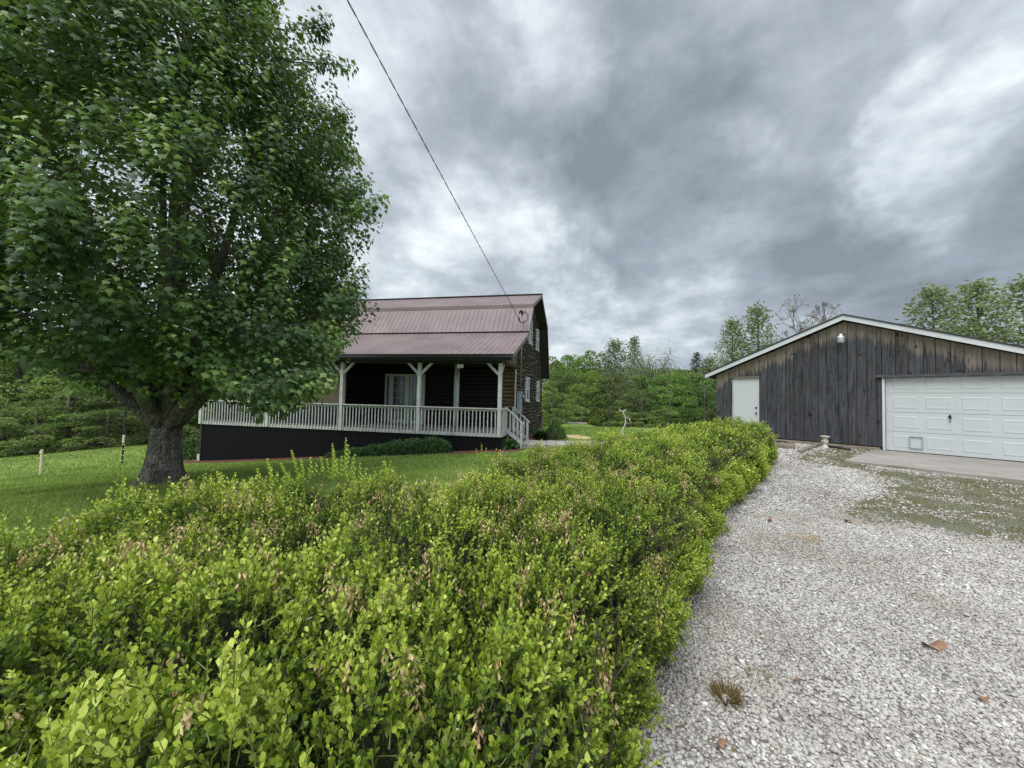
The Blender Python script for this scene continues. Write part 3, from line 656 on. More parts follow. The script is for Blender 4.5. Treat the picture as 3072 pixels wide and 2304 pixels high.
for i in range(n):
    for j in range(4): fs.append((i*5+j, ((i+1) % n)*5+j, ((i+1) % n)*5+j+1, i*5+j+1))
m.add(vs, fs); tr = empty('stone_planter', (p[0], p[1], z0), GR_, label='low weathered planter filled with black stones beside the garage wall', cat='planter')
m.build('rim', 'timber_old', tr, smooth=True); m = MB()
for k in range(14): a = random.uniform(0, 2*PI); q = random.uniform(0, .75); lump(m, (.22*q*math.cos(a), .13*q*math.sin(a), .16+random.uniform(-.02, .04)), random.uniform(.04, .07), k, sub=1)
m.build('stones', 'dark_stone', tr)
pa = atz(2398, 1356, -1.26); pb = atz(2462, 1337, -1.27)
m = MB(); m.bar((pa[0], pa[1], g1(*pa[:2])+.04), (pb[0], pb[1], g1(*pb[:2])+.05), .11, .10); o = m.build('edging_timber', 'timber_old', bevel=.015, label='grey edging timber lying between gravel and grass near the pedestal', cat='timber')
pa = atz(2486, 1344, -1.26); pb = atz(2528, 1348, -1.25); pc = atz(2552, 1350, -1.25)
m = MB(); m.tube([(*pa[:2], g1(*pa[:2])+.05), (*pb[:2], g1(*pb[:2])+.06), (*pc[:2], g1(*pc[:2])+.03)], .035, 8); m.build('drain_pipe', 'dark_trim', smooth=True, label='dark pipe lying on the ground at the foot of the garage wall', cat='pipe')
pa = at(2298, 1321, 12.6); pb = at(2322, 1316, 12.7)
m = MB(); m.bar((pa[0], pa[1], pa[2]), (pb[0], pb[1], pb[2]), .10, .03); m.bar((pa[0], pa[1], pa[2]-.3), (pa[0], pa[1], pa[2]-.015), .08, .03); m.bar((pb[0], pb[1], pb[2]-.3), (pb[0], pb[1], pb[2]-.015), .08, .03); m.build('wooden_bench', 'timber_old', label='small grey wooden bench half hidden behind the round end of the hedge', cat='bench')
# electric fence posts and wires
f1 = at(121, 1424, 17.6); f2 = at(367, 1384, 17.4)
def fpost(p, h, label, striped):
    z = g1(p[0], p[1]); e = empty('fence_post', (p[0], p[1], z), label=label, cat='fence post')
    if not striped:
        m = MB(); m.tube([(0, 0, -.1), (0, 0, h)], .045, 8); m.build('stake', 'fence_white', e)
        m = MB(); m.box(-.06, -.06, h-.16, .06, -.03, h-.08); m.build('insulator', 'fence_white', e)
    else:
        m = MB(); m.tube([(0, 0, -.1), (0, 0, h*.72)], .035, 8); m.build('stake', 'fence_black', e)
        m = MB(); m.tube([(0, 0, h*.72), (0, 0, h)], .045, 8); m.build('cap', 'fence_white', e)
        for k in (.12, .3, .5, .66): m = MB(); m.tube([(-.06, 0, h*k), (.06, 0, h*k)], .025, 6); m.build('insulator', 'fence_white', e)
    return z+h
h1 = fpost(f1, 1.15, 'short pale fence post standing alone on the sloping lawn at far left', False)
h2 = fpost(f2, 1.30, 'black fence post with white top and bands left of the big tree trunk', True)
f0 = (f1[0]-16, f1[1]-1.5); h0 = g1(*f0)+1.1; f3 = (f2[0]+9, f2[1]+3.5); h3 = g1(*f3)+1.2
fpost((f0[0], f0[1], 0), 1.1, 'pale fence post beyond the left edge of the lawn', False); fpost((f3[0], f3[1], 0), 1.2, 'dark fence post behind the big maple trunk', True)
for k, dz in enumerate((-.06, -.42)):
    m = MB()
    P = [(f0[0], f0[1], h0+dz), (f1[0], f1[1], h1+dz), (f2[0], f2[1], h2+dz-.1), (f3[0], f3[1], h3+dz)]
    for a, b in zip(P, P[1:]):
        m.tube([tuple(Vector(a).lerp(Vector(b), q/8)-Vector((0, 0, .25*(q/8)*(1-q/8)))) for q in range(9)], .008, 4)
    m.build('fence_wire', 'cable_black', label=('top' if k == 0 else 'lower')+' thin dark wire strung between the posts across the left lawn', cat='wire')
# path slab
# ================================================================== GROUND
xs = np.unique(np.r_[np.arange(-400, -60, 20), np.arange(-60, -24, 2.), np.arange(-24, 24, .4), np.arange(24, 60, 2.), np.arange(60, 401, 20)])
ys = np.unique(np.r_[np.arange(-300, -20, 20), np.arange(-20, -4, 1.), np.arange(-4, 34, .4), np.arange(34, 80, 2.), np.arange(80, 601, 20)])
X, Y = np.meshgrid(xs, ys, indexing='ij'); Z = gh(X, Y)
def gridmesh(name, X, Y, Z, mat, keep=None, attrs=None, **kw):
    nx, ny = X.shape; V = np.stack([X, Y, Z], -1).reshape(-1, 3); i, j = np.meshgrid(np.arange(nx-1), np.arange(ny-1), indexing='ij')
    a = (i*ny+j).ravel(); F = np.stack([a, a+ny, a+ny+1, a+1], 1)
    if keep is not None: F = F[keep(V[F].mean(1))]
    return meshnp(name, V, F, mat, None, True, attrs, **kw)
gridmesh('lawn_ground', X, Y, Z, 'lawn', kind='structure')
# hedge footprint (right edge away from the camera, then the lawn edge back)
HE = np.array([(.12, .55), (.26, 1.0), (.42, 1.5), (.90, 2.15), (1.32, 2.8), (1.75, 3.55), (2.65, 4.9), (3.7, 6.1), (4.9, 7.5), (5.9, 8.75), (6.35, 9.5), (6.1, 10.25), (5.3, 10.3), (4.5, 9.6), (3.2, 8.0), (1.9, 6.6),
    (.75, 5.5), (-.10, 4.50), (-.32, 4.0), (-.28, 3.45), (-.70, 2.80), (-1.15, 2.72), (-1.4, 2.68), (-1.95, 2.22), (-2.6, 1.86), (-3.6, 1.45), (-4.8, 1.0), (-4.8, -.6), (-3, -.3), (-1.2, .22), (-.3, .42)])
def seginfo(P, poly, closed=True):
    A = poly; B = np.roll(poly, -1, 0)
    if not closed: A, B = poly[:-1], poly[1:]
    d = B-A; t = np.clip(((P[:, None]-A[None])*d[None]).sum(-1)/(d*d).sum(-1)[None], 0, 1)
    C = A[None]+d[None]*t[..., None]; D = np.linalg.norm(P[:, None]-C, axis=-1); k = D.argmin(1); return D[np.arange(len(P)), k], C[np.arange(len(P)), k]
def inside(P, poly):
    x, y = P[:, 0], P[:, 1]; c = np.zeros(len(P), bool); n = len(poly)
    for i in range(n):
        x1, y1 = poly[i]; x2, y2 = poly[(i+1) % n]
        with np.errstate(divide='ignore', invalid='ignore'): c ^= ((y1 > y) != (y2 > y)) & (x < (x2-x1)*(y-y1)/(y2-y1+1e-12)+x1)
    return c
# gravel drive sheet: 4 mm over the ground; left edge lies under the hedge
GP = np.array([(.1, -6), (.1, .9), (.5, 2.0), (1.3, 3.5), (2.3, 4.9), (4.6, 7.7), (5.6, 9.2), (6.6, 11.4), (7.4, 13.6), (8.3, 15.4), (16, 5), (30, 4), (30, -6)])
gx = np.unique(np.r_[np.arange(0, 13, .12), np.arange(13, 30.1, 1.)]); gy = np.unique(np.r_[np.arange(-6, 0, .5), np.arange(0, 16, .12)])
GX, GY = np.meshgrid(gx, gy, indexing='ij')
def pxpoly(pts, zr): return np.array([atz(x, y, zr)[:2] for x, y in pts])
GA = pxpoly([(2370, 1372), (2430, 1356), (2500, 1346), (2640, 1353), (2560, 1378), (2640, 1400), (2760, 1412), (2900, 1428), (3072, 1442), (3400, 1480), (3500, 1700), (3072, 1600), (2900, 1572), (2780, 1550), (2600, 1538), (2500, 1505), (2560, 1478), (2630, 1462), (2640, 1432), (2560, 1402), (2450, 1388)], -1.29)
GW_ = pxpoly([(2300, 1440), (2420, 1425), (2520, 1440), (2540, 1480), (2420, 1500), (2300, 1490)], -1.38)
def grassy(P):
    d, _ = seginfo(P, GA); s = np.where(inside(P, GA), 1, -1); g = np.clip(.5+s*d/.45, 0, 1)*.88
    d, _ = seginfo(P, GW_); s = np.where(inside(P, GW_), 1, -1); return np.maximum(g, np.clip(.5+s*d/.6, 0, 1)*.34)
PP = np.stack([GX.ravel(), GY.ravel()], 1)
gridmesh('gravel_drive', GX, GY, gh(GX, GY)+.006, 'gravel_sheet', keep=lambda c: inside(c[:, :2], GP), attrs={'grassy': grassy(PP)}, kind='structure')
# garage apron
c_, s_ = math.cos(GR_), math.sin(GR_)
def gw(x, y): return (8.04+x*c_-y*s_, 15.1+x*s_+y*c_)
AP = np.array([gw(4.55, .04), gw(4.66, -3.72), gw(12., -3.9), gw(12., .04)])
m = MB(); n1, n2 = 30, 16; vs = []; top = []
for i in range(n1+1):
    for j in range(n2+1):
        a = Vector(AP[0]).lerp(Vector(AP[3]), i/n1); b = Vector(AP[1]).lerp(Vector(AP[2]), i/n1); q = a.lerp(b, j/n2); vs.append((q.x, q.y, g1(q.x, q.y)*.0+.262-.018*j/n2+.004*math.sin(i*1.3)*math.sin(j)))
fs = [(i*(n2+1)+j, (i+1)*(n2+1)+j, (i+1)*(n2+1)+j+1, i*(n2+1)+j+1) for i in range(n1) for j in range(n2)]; b0 = len(vs)
edge = [j for j in range(n2+1)]+[i*(n2+1)+n2 for i in range(1, n1+1)]
vs += [(vs[e][0], vs[e][1], -.2) for e in edge]; fs += [(edge[k], edge[k+1], b0+k+1, b0+k) for k in range(len(edge)-1)]
m.add(vs, fs); m.build('concrete_apron', 'concrete', smooth=False, kind='structure')
# paved path from the steps
pathL = [(.25, 15.55), (1.4, 15.35), (2.6, 15.3), (4.2, 15.4), (6.0, 15.8), (7.2, 16.2)]; pathR = [(.60, 17.1), (1.6, 16.95), (2.8, 16.9), (4.4, 17.0), (6.0, 17.3), (7.2, 17.6)]
m = MB()
def prism(m, poly, z0, z1): n = len(poly); m.add([(x, y, z0) for x, y in poly]+[(x, y, z1) for x, y in poly], [tuple(range(n-1, -1, -1)), tuple(range(n, 2*n))]+[(i, (i+1) % n, n+(i+1) % n, n+i) for i in range(n)])
for i in range(len(pathL)-1):
    for k in range(3):
        for h in range(2):
            a = Vector(pathL[i]).lerp(Vector(pathL[i+1]), k/3+.008); b = Vector(pathL[i]).lerp(Vector(pathL[i+1]), (k+1)/3-.008)
            c = Vector(pathR[i]).lerp(Vector(pathR[i+1]), (k+1)/3-.008); d = Vector(pathR[i]).lerp(Vector(pathR[i+1]), k/3+.008)
            o1 = .48+.1*math.sin(i*3+k*5); p, q = (0, o1-.01) if h == 0 else (o1+.01, 1)
            prism(m, [tuple(a.lerp(d, p)), tuple(b.lerp(c, p)), tuple(b.lerp(c, q)), tuple(a.lerp(d, q))], -.62, -.285+random.uniform(-.006, .006)+.02*i)
m.build('stone_path', 'stone_path', kind='structure', bevel=.006)
def patch(name, mat, pts, dz=.012, n=26, **kw):
    P = np.array(pts, float); lo = P.min(0); hi = P.max(0); gx, gy = np.meshgrid(np.linspace(lo[0], hi[0], n*2), np.linspace(lo[1], hi[1], n), indexing='ij')
    gridmesh(name, gx, gy, gh(gx, gy)+dz, mat, keep=lambda c: (seginfo(c[:, :2], P)[0]*np.where(inside(c[:, :2], P), 1, -1)) > .05*snoise(c[:, 0], c[:, 1], 1.3, 3), **kw)
def hp(x, s): v_ = hw((x, s, 0)); return (v_.x, v_.y)
patch('mulch_bed', 'mulch', [hp(-14.9, .2), hp(-14.3, -.7), hp(-10, -.9), hp(-5, -1.1), hp(-1, -1.25), hp(.8, -.9), hp(1.0, .3), hp(.9, .75), hp(.2, .75), hp(.02, .12), hp(-14.2, .12)], .012, 60, kind='structure')
patch('mulch_bed', 'mulch', [hp(.9, 2.45), hp(3.0, 2.5), hp(2.2, 4.2), hp(1.4, 8), hp(.1, 8), hp(.05, 2.6)], .012, 40, kind='structure')
sp = [at(1686, 1298, 22)[0:2], (3.6, 20.3), (4.3, 19.2), (4.0, 18.3), (3.2, 18.4), (2.9, 19.8), (2.75, 21.4)]
patch('bare_soil', 'sand_dirt', [(2.85, 21.5), (3.5, 21.0), (3.9, 19.6), (4.0, 18.8), (3.4, 18.6), (3.0, 19.8)], .014, 24, kind='structure')
# flat concrete cap on a little mound
p = at(1732, 1277, 30); zc = g1(p[0], p[1]); m = MB(); m.lathe([(1.9, -.25), (1.5, .0), (1.0, .14), (.6, .2), (.0, .22)], n=24); e = empty('well_mound', (p[0], p[1], zc), label='low grassy mound with a pale flat slab on top out on the back lawn', cat='mound')
m.build('mound', 'lawn', e, smooth=True); m = MB(); m.box(-.75, -.4, .19, .7, .4, .29); m.build('slab', 'concrete', e, bevel=.02)

# ---- lawn grass blades
def frust(P, m_=.6): return (P[:, 1] > .2) & (np.abs(P[:, 0]) < P[:, 1]*1.36+m_)
def blades(S, P, h, w, tone, lean=.35):
    n = len(P); a = rng.uniform(0, 2*PI, n); d = np.stack([np.cos(a)*lean, np.sin(a)*lean, np.ones(n)], 1)*1.0
    up = np.stack([rng.normal(size=n), rng.normal(size=n), np.full(n, .1)], 1); p3 = np.c_[P, gh(P[:, 0], P[:, 1])+.004]
    S.add(BLD_V, BLD_F, p3, d, up, h, tone, w)
S = Scat()
for (y0, y1, dens, hh, ww) in ((1.8, 5.5, 1500, .040, .16), (5.5, 9.5, 800, .045, .25), (9.5, 16, 330, .05, .42), (16, 27, 90, .06, .8)):
    n = int(dens*(y1-y0)*(y1*2.75)); P = np.c_[rng.uniform(-y1*1.37, y1*1.2, n), rng.uniform(y0, y1, n)]
    k = frust(P, 1.2) & ~inside(P, HE) & ~inside(P, GP) & (P[:, 0] < 7.5); P = P[k]
    loc = np.c_[(P[:, 0]+.47)*math.cos(HR)+(P[:, 1]-14.8)*math.sin(HR), -(P[:, 0]+.47)*math.sin(HR)+(P[:, 1]-14.8)*math.cos(HR)]
    k = ~((loc[:, 0] < 1.2) & (loc[:, 0] > -14.7) & (loc[:, 1] > -1.0) & (loc[:, 1] < 12)) & ~((P[:, 0] > .2) & (P[:, 0] < 7.3) & (P[:, 1] > 15.3) & (P[:, 1] < 17.5)) & (np.hypot(P[:, 0]+7.5, P[:, 1]-8.4) > .55) & ~((P[:, 0] > 2.8) & (P[:, 0] < 4) & (P[:, 1] > 18.7) & (P[:, 1] < 21.4))
    P = P[k]; st = .5+.5*np.sin((P[:, 0]*.37+P[:, 1]*.93)*2.6+snoise(P[:, 0], P[:, 1], .12, 5)*1.5)
    tn = np.clip(.42+.22*(st-.5)+.16*snoise(P[:, 0], P[:, 1], .5, 9)+rng.normal(0, .14, len(P)), 0, 1)
    tn[rng.random(len(P)) < .03] = .95
    blades(S, P, hh*rng.uniform(.6, 1.3, len(P)), np.full(len(P), ww), tn)
S.build('lawn_grass', 'grass_blade', kind='stuff', label='short mown green lawn grass', cat='grass')
# ---- weedy grass in the gravel
S = Scat(); n = 120000; P = np.c_[rng.uniform(2, 13, n), rng.uniform(3, 13, n)]; g = grassy(P); k = (rng.random(n) < g**1.5*(.45+.6*snoise(P[:, 0], P[:, 1], .9, 21)+.5*snoise(P[:, 0], P[:, 1], 3.5, 22))) & ~inside(P, AP) & inside(P, GP) & frust(P); P = P[k]
tn = np.clip(.45+.3*snoise(P[:, 0], P[:, 1], .6, 4)+rng.normal(0, .15, len(P)), 0, 1); blades(S, P, .028*rng.uniform(.6, 1.4, len(P)), np.full(len(P), .35), tn, .7)
S.build('weedy_grass', 'weed_blade', kind='stuff', label='thin olive grass creeping over the gravel by the garage apron', cat='grass')
# ---- loose gravel
def ico(sub):
    bm = bmesh.new(); bmesh.ops.create_icosphere(bm, subdivisions=sub, radius=1); V = [tuple(v_.co) for v_ in bm.verts]; F = [tuple(x.index for x in f.verts) for f in bm.faces]; bm.free(); return np.array(V), F
IV, IF = ico(1); OV = np.array([(1, 0, 0), (0, 1, 0), (-1, 0, 0), (0, -1, 0), (0, 0, 1), (0, 0, -1)], float); OF = [(0, 1, 4), (1, 2, 4), (2, 3, 4), (3, 0, 4)]
S = Scat(); S2 = Scat()
def stones(S, V, F, y0, y1, dens, r, x0=0):
    n = int(dens*(y1-y0)*(y1*1.36+1.4-x0)); P = np.c_[rng.uniform(x0, y1*1.36+1.4, n), rng.uniform(y0, y1, n)]
    hd, _ = seginfo(P, HE); k = inside(P, GP) & frust(P, 1.4) & ~inside(P, AP) & (~inside(P, HE) | (hd < .35)) & (rng.random(n) > grassy(P)*(1.0+.35*snoise(P[:, 0], P[:, 1], 1.1, 23))+.3*(snoise(P[:, 0], P[:, 1], .8, 77) > .62)); P = P[k]; n = len(P)
    for q in range(4):
        idx = np.arange(n) % 4 == q; m_ = idx.sum(); jit = V*(1+np.random.default_rng(q).uniform(-.28, .28, (len(V), 1))); jit = jit*np.array([.72, 1, .55])
        a = rng.uniform(0, 2*PI, m_); yd = np.stack([np.cos(a), np.sin(a), rng.normal(0, .22, m_)], 1); up = np.stack([rng.normal(0, .3, m_), rng.normal(0, .3, m_), np.ones(m_)], 1)
        rr = r*np.exp(rng.normal(0, .28, m_)); p3 = np.c_[P[idx], gh(P[idx, 0], P[idx, 1])+.006+rr*rng.uniform(.05, .5, m_)]
        S.add(jit, F, p3, yd, up, rr, np.clip(rng.normal(.46, .25, m_)+.14*snoise(P[idx, 0], P[idx, 1], .35, 78)+.10*snoise(P[idx, 0], P[idx, 1], 1.6, 79), 0, 1), rng.uniform(.8, 1.25, m_))
stones(S, IV, IF, .4, 3.2, 6200, .0098); stones(S, IV, IF, 3.2, 5.2, 4000, .0108, 1.0); stones(S2, OV, OF, 5.2, 8.5, 2200, .0145, 2.4); stones(S2, OV, OF, 8.5, 14.5, 700, .022, 4.5)
S.V += S2.V; S.F += [f+S.n for f in S2.F]; S.T += S2.T
S.build('loose_gravel', 'gravel_stone', smooth=True, kind='stuff', label='pale grey and white rounded driveway gravel', cat='gravel')
# dry leaves and tufts on the gravel
def leafthing(px, py, zr, size, rz, label):
    x, y, _ = atz(px, py, zr); z = g1(x, y)+.03; n = 9; vs = []; fs = []
    rr = random.Random(px); out = []
    for k in range(14):
        a = 2*PI*k/14; r_ = size*(.5+.42*abs(math.cos(a*2.5+.4)))*(1 if k % 2 else .72); out.append((r_*math.cos(a)*1.35, r_*math.sin(a)*.62, size*(.28*math.sin(a*2+rr.uniform(0, 1))+.25*math.cos(a)**2)))
    vs = [(0, 0, size*.08)]+[(o_[0]*.55, o_[1]*.55, o_[2]*.35+size*.05) for o_ in out]+out; m = MB()
    fs = [(0, 1+k, 1+(k+1) % 14) for k in range(14)]+[(1+k, 15+k, 15+(k+1) % 14, 1+(k+1) % 14) for k in range(14)]
    m.add(vs, fs); m.tube([(0, 0, size*.08), (size*.8, 0, size*.2), (size*1.5, .1*size, size*.1)], size*.03, 5)
    o = m.build('dry_leaf', 'dead_leaf_brown', smooth=True, label=label, cat='leaf', group='fallen leaves on the gravel'); o.location = (x, y, z); o.rotation_euler = (rr.uniform(-.2, .2), rr.uniform(-.2, .2), rz)
leafthing(2800, 1957, -1.49, .068, -.25, 'large curled tan dead leaf alone on the open gravel at lower right')
leafthing(2545, 1562, -1.40, .06, .2, 'flat reddish dead leaf on gravel just below the weedy grass')
leafthing(2310, 1558, -1.42, .06, .9, 'small pinkish dead leaf on gravel near the dry tan tuft and hedge')
leafthing(2160, 2252, -1.49, .035, .4, 'small brown dead leaf on gravel near the bottom edge')
leafthing(2395, 2058, -1.49, .022, 1.2, 'tiny brown dead leaf on gravel right of the brownish grass tuft')
leafthing(2945, 2115, -1.49, .032, 2.2, 'dark dead leaf flat on gravel at lower right')
# litter fallen under the hedge edge
n = 9000; P = np.c_[rng.uniform(.2, 7, n), rng.uniform(.8, 11, n)]; hd, _ = seginfo(P, HE); k = ~inside(P, HE) & (rng.random(n) < np.exp(-hd/.16)*(.55+.7*snoise(P[:, 0], P[:, 1], .9, 88))) & inside(P, GP); P = P[k]; n = len(P); S = Scat(); a = rng.uniform(0, 2*PI, n)
S.add(DIA_V, DIA_F, np.c_[P, gh(P[:, 0], P[:, 1])+rng.uniform(.012, .028, n)], np.c_[np.cos(a), np.sin(a), rng.normal(0, .2, n)], np.c_[rng.normal(0, .4, (n, 2)), np.ones(n)], rng.uniform(.012, .032, n), rng.uniform(0, .6, n), np.full(n, 1.))
S.build('leaf_litter', 'litter', kind='stuff', label='brown leaf litter scattered along the foot of the hedge', cat='leaf litter')
def tuft(px, py, zr, n, h, spread, mat, label, lo=.1, hi=.9):
    x, y, _ = atz(px, py, zr); S = Scat(); a = rng.uniform(0, 2*PI, n); r_ = spread*np.sqrt(rng.random(n)); P = np.c_[x+r_*np.cos(a), y+r_*np.sin(a)]
    d = np.c_[np.cos(a)*rng.uniform(.2, 1.2, n), np.sin(a)*rng.uniform(.2, 1.2, n), np.ones(n)]; p3 = np.c_[P, gh(P[:, 0], P[:, 1])]-np.array([x, y, 0]); z0 = g1(x, y); p3[:, 2] -= z0
    S.add(BLD_V, BLD_F, p3, d, rng.normal(size=(n, 3)), h*rng.uniform(.5, 1.2, n), rng.uniform(lo, hi, n), np.full(n, .09)); o = S.build('grass_tuft', mat, label=label, cat='grass tuft', group='tufts growing in the gravel'); o.location = (x, y, z0)
tuft(2178, 2100, -1.49, 260, .085, .05, 'dry_blade', 'brownish green grass tuft in gravel close to the hedge at bottom', 0, .4)
tuft(2412, 1612, -1.44, 500, .05, .15, 'dry_blade', 'spreading dry tan grass tuft in the middle of the gravel', .6, 1)
tuft(2275, 2030, -1.48, 120, .05, .05, 'weed_blade', 'thin green sprig of grass in gravel above the brownish tuft')
tuft(2150, 1900, -1.48, 160, .04, .07, 'weed_blade', 'low green weed patch in gravel beside the hedge')
tuft(2690, 1722, -1.44, 100, .035, .09, 'dry_blade', 'faint tan tuft in gravel below the weedy grass')

# ================================================================== HEDGE
def htop(x, y):    # absolute height of the hedge top
    far = np.clip((y-3)/6.5, 0, 1); z = .90+.15*far+.05*np.clip((y-8)/2, 0, 1)
    z = z+.11*np.exp(-((x+1.15)**2+(y-2.75)**2)/.45)-.10*np.exp(-((x+.55)**2+(y-3.1)**2)/.20)-.03-.05*np.clip((1.2-y)/1.0, 0, 1)
    return z+.05*snoise(x, y, .55, 31)+.035*snoise(x, y, 1.3, 32)
def hedge_pts(nT, nS, region):
    lo = HE.min(0)-.1; hi = HE.max(0)+.1
    P = np.c_[rng.uniform(lo[0], hi[0], nT), rng.uniform(lo[1], hi[1], nT)]; P = P[inside(P, HE)]; D, C = seginfo(P, HE)
    R = .34; q = np.clip(D/R, 0, 1); prof = .55+.45*np.sqrt(np.clip(1-(1-q)**2, 0, 1)); T = htop(P[:, 0], P[:, 1]); g = gh(P[:, 0], P[:, 1]); z = g+(T-g)*prof
    outd = norm(C-P+1e-6); slope = (1-q)[:, None]; n = norm(np.c_[outd*slope*1.1, np.full(len(P), .35)+q*.9]); A = np.c_[P, z]
    # sides
    B = np.roll(HE, -1, 0); L = np.linalg.norm(B-HE, axis=1); cdf = np.cumsum(L)/L.sum(); i = np.searchsorted(cdf, rng.random(nS)); t = rng.random(nS)[:, None]; Q = HE[i]*(1-t)+B[i]*t
    tv = norm(B[i]-HE[i]); nn = np.c_[tv[:, 1], -tv[:, 0]]; area = ((HE[:, 0]*B[:, 1]-B[:, 0]*HE[:, 1]).sum())
    if area < 0: nn = -nn
    v = rng.random(nS); g = gh(Q[:, 0], Q[:, 1]); T = htop(Q[:, 0], Q[:, 1]); bul = .07*np.sin(PI*np.clip(v*1.1, 0, 1))+.06*snoise(Q[:, 0]*1.0, Q[:, 1]+v*.7, 1.1, 40)
    z = g+.04+(T-g)*.66*v; Q2 = Q+nn*(bul-.03)[:, None]; n2 = norm(np.c_[nn, .15+v*.6]); A = np.r_[A, np.c_[Q2, z]]; n = np.r_[n, n2]
    k = region(A[:, :2]); return A[k], n[k]
def hdisp(A):
    n1 = np.abs(snoise(A[:, 0]+A[:, 2], A[:, 1]-A[:, 2]*.7, .8, 51, 2)); n2 = np.abs(snoise(A[:, 0]-A[:, 2], A[:, 1]+A[:, 2], 2.0, 52, 2)); n3 = snoise(A[:, 0]+A[:, 2], A[:, 1]+A[:, 2], 6.5, 53, 1)
    d = .085*np.minimum(n1/n1.mean(), 1.8)+.055*np.minimum(n2/n2.mean(), 1.8)+.012*n3/n3.std()-.145
    return d
def lumpdisp(A, n): return A+n*hdisp(A)[:, None]
hedge = empty('boxwood_hedge', (1.0, 3.2, 0.0), label='long broad boxwood hedge with yellow green tips and tan dead sprigs beside the gravel drive', cat='hedge')
HOF = (1.0, 3.2, 0.0)
LF = Scat(); DF = Scat(); ST = Scat(); STM_V = [(-.5, 0, 0), (.5, 0, 0), (.5, 1, 0), (-.5, 1, 0)]; STM_F = [(0, 1, 2), (0, 2, 3)]
def sprigs(A, n, L0, L1, nodes, leaf, tv, tf, tonebase, stems=True, dead=None, LFx=None, wide=1.0):
    N = len(A); up = np.array([0, 0, 1.]); ax = norm(n*rng.uniform(.3, .9, (N, 1))+up*rng.uniform(.2, .9, (N, 1))+rng.normal(0, .42, (N, 3))); L = rng.uniform(L0, L1, N)
    s1 = norm(np.cross(ax, rng.normal(size=(N, 3)))); s2 = np.cross(ax, s1)
    tgt = LFx or LF
    for k in range(nodes):
        u = (k+.6)/nodes
        for sg in (-1, 1):
            sd = (s1 if k % 2 else s2)*sg; keep = rng.random(N) < .93; m_ = keep.sum()
            bend = ax*(L*(u-.45))[:, None]; p = A+bend+rng.normal(0, .0025, (N, 3))
            yd = norm(sd*(.95-.45*u)+ax*(.40+.65*u)+rng.normal(0, .11, (N, 3))); upv = norm(ax*1.0-sd*(.3+.5*u)+rng.normal(0, .10, (N, 3)))
            size = leaf*(1-.35*abs(u-.45))*rng.uniform(.65, 1.3, N); tn = np.clip(tonebase+.50*(u-.55)+rng.normal(0, .05, N), 0, 1)
            tgt.add(tv, tf, p[keep], yd[keep], upv[keep], size[keep], tn[keep], np.full(m_, 1.0*wide))
    if stems: ST.add(STM_V, STM_F, A-ax*(L*.6)[:, None], ax, rng.normal(size=(N, 3)), L*1.15, rng.uniform(.2, .8, N), np.full(N, .018))
def deadness(A): return (snoise(A[:, 0], A[:, 1], 1.7, 61)+.7*snoise(A[:, 0]+A[:, 2], A[:, 1], 5, 62))
def fade(A): return .10*snoise(A[:, 0], A[:, 1], .45, 71)+.10*snoise(A[:, 0]+A[:, 2], A[:, 1], 1.7, 72)
def do(nT, nS, region, L0, L1, nodes, leaf, tv, tf, depth, base, stems):
    A, n = hedge_pts(nT, nS, region); k = frust(A[:, :2], 1.3); A0 = A[k]; n = n[k]; A = lumpdisp(A0, n)
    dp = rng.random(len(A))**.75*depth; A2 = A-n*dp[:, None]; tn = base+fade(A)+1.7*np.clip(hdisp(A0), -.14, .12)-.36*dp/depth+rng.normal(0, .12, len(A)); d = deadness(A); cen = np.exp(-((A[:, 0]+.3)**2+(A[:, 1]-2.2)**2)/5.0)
    isd = (d > .80-.50*cen) & (dp < depth*.6) & (n[:, 2] > .5) & (rng.random(len(A)) < .58)
    sprigs(A2[~isd], n[~isd], L0, L1, nodes, leaf, tv, tf, tn[~isd], stems)
    B = A2[isd]; m_ = len(B)
    for q in range(13):
        a = rng.uniform(0, 2*PI, m_); out = np.c_[np.cos(a), np.sin(a), np.zeros(m_)]; p = B+out*.010+np.c_[np.zeros((m_, 2)), rng.uniform(-.01, .05, m_)]
        DF.add(tv, tf, p, norm(out*.45+np.c_[np.zeros((m_, 2)), -np.ones(m_)]+rng.normal(0, .3, (m_, 3))), out+rng.normal(0, .3, (m_, 3)), leaf*rng.uniform(.7, 1.05, m_), np.clip(rng.normal(.6, .28, m_), 0, 1), np.full(m_, .6))
rad = lambda P: np.hypot(P[:, 0], P[:, 1])
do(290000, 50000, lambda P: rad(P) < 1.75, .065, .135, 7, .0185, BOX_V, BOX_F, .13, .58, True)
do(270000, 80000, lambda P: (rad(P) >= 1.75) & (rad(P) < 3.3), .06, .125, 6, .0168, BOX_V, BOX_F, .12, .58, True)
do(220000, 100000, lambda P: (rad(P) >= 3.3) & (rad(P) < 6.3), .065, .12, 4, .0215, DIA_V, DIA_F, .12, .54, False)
do(90000, 60000, lambda P: (rad(P) >= 6.3), .08, .14, 3, .036, DIA_V, DIA_F, .12, .50, False)
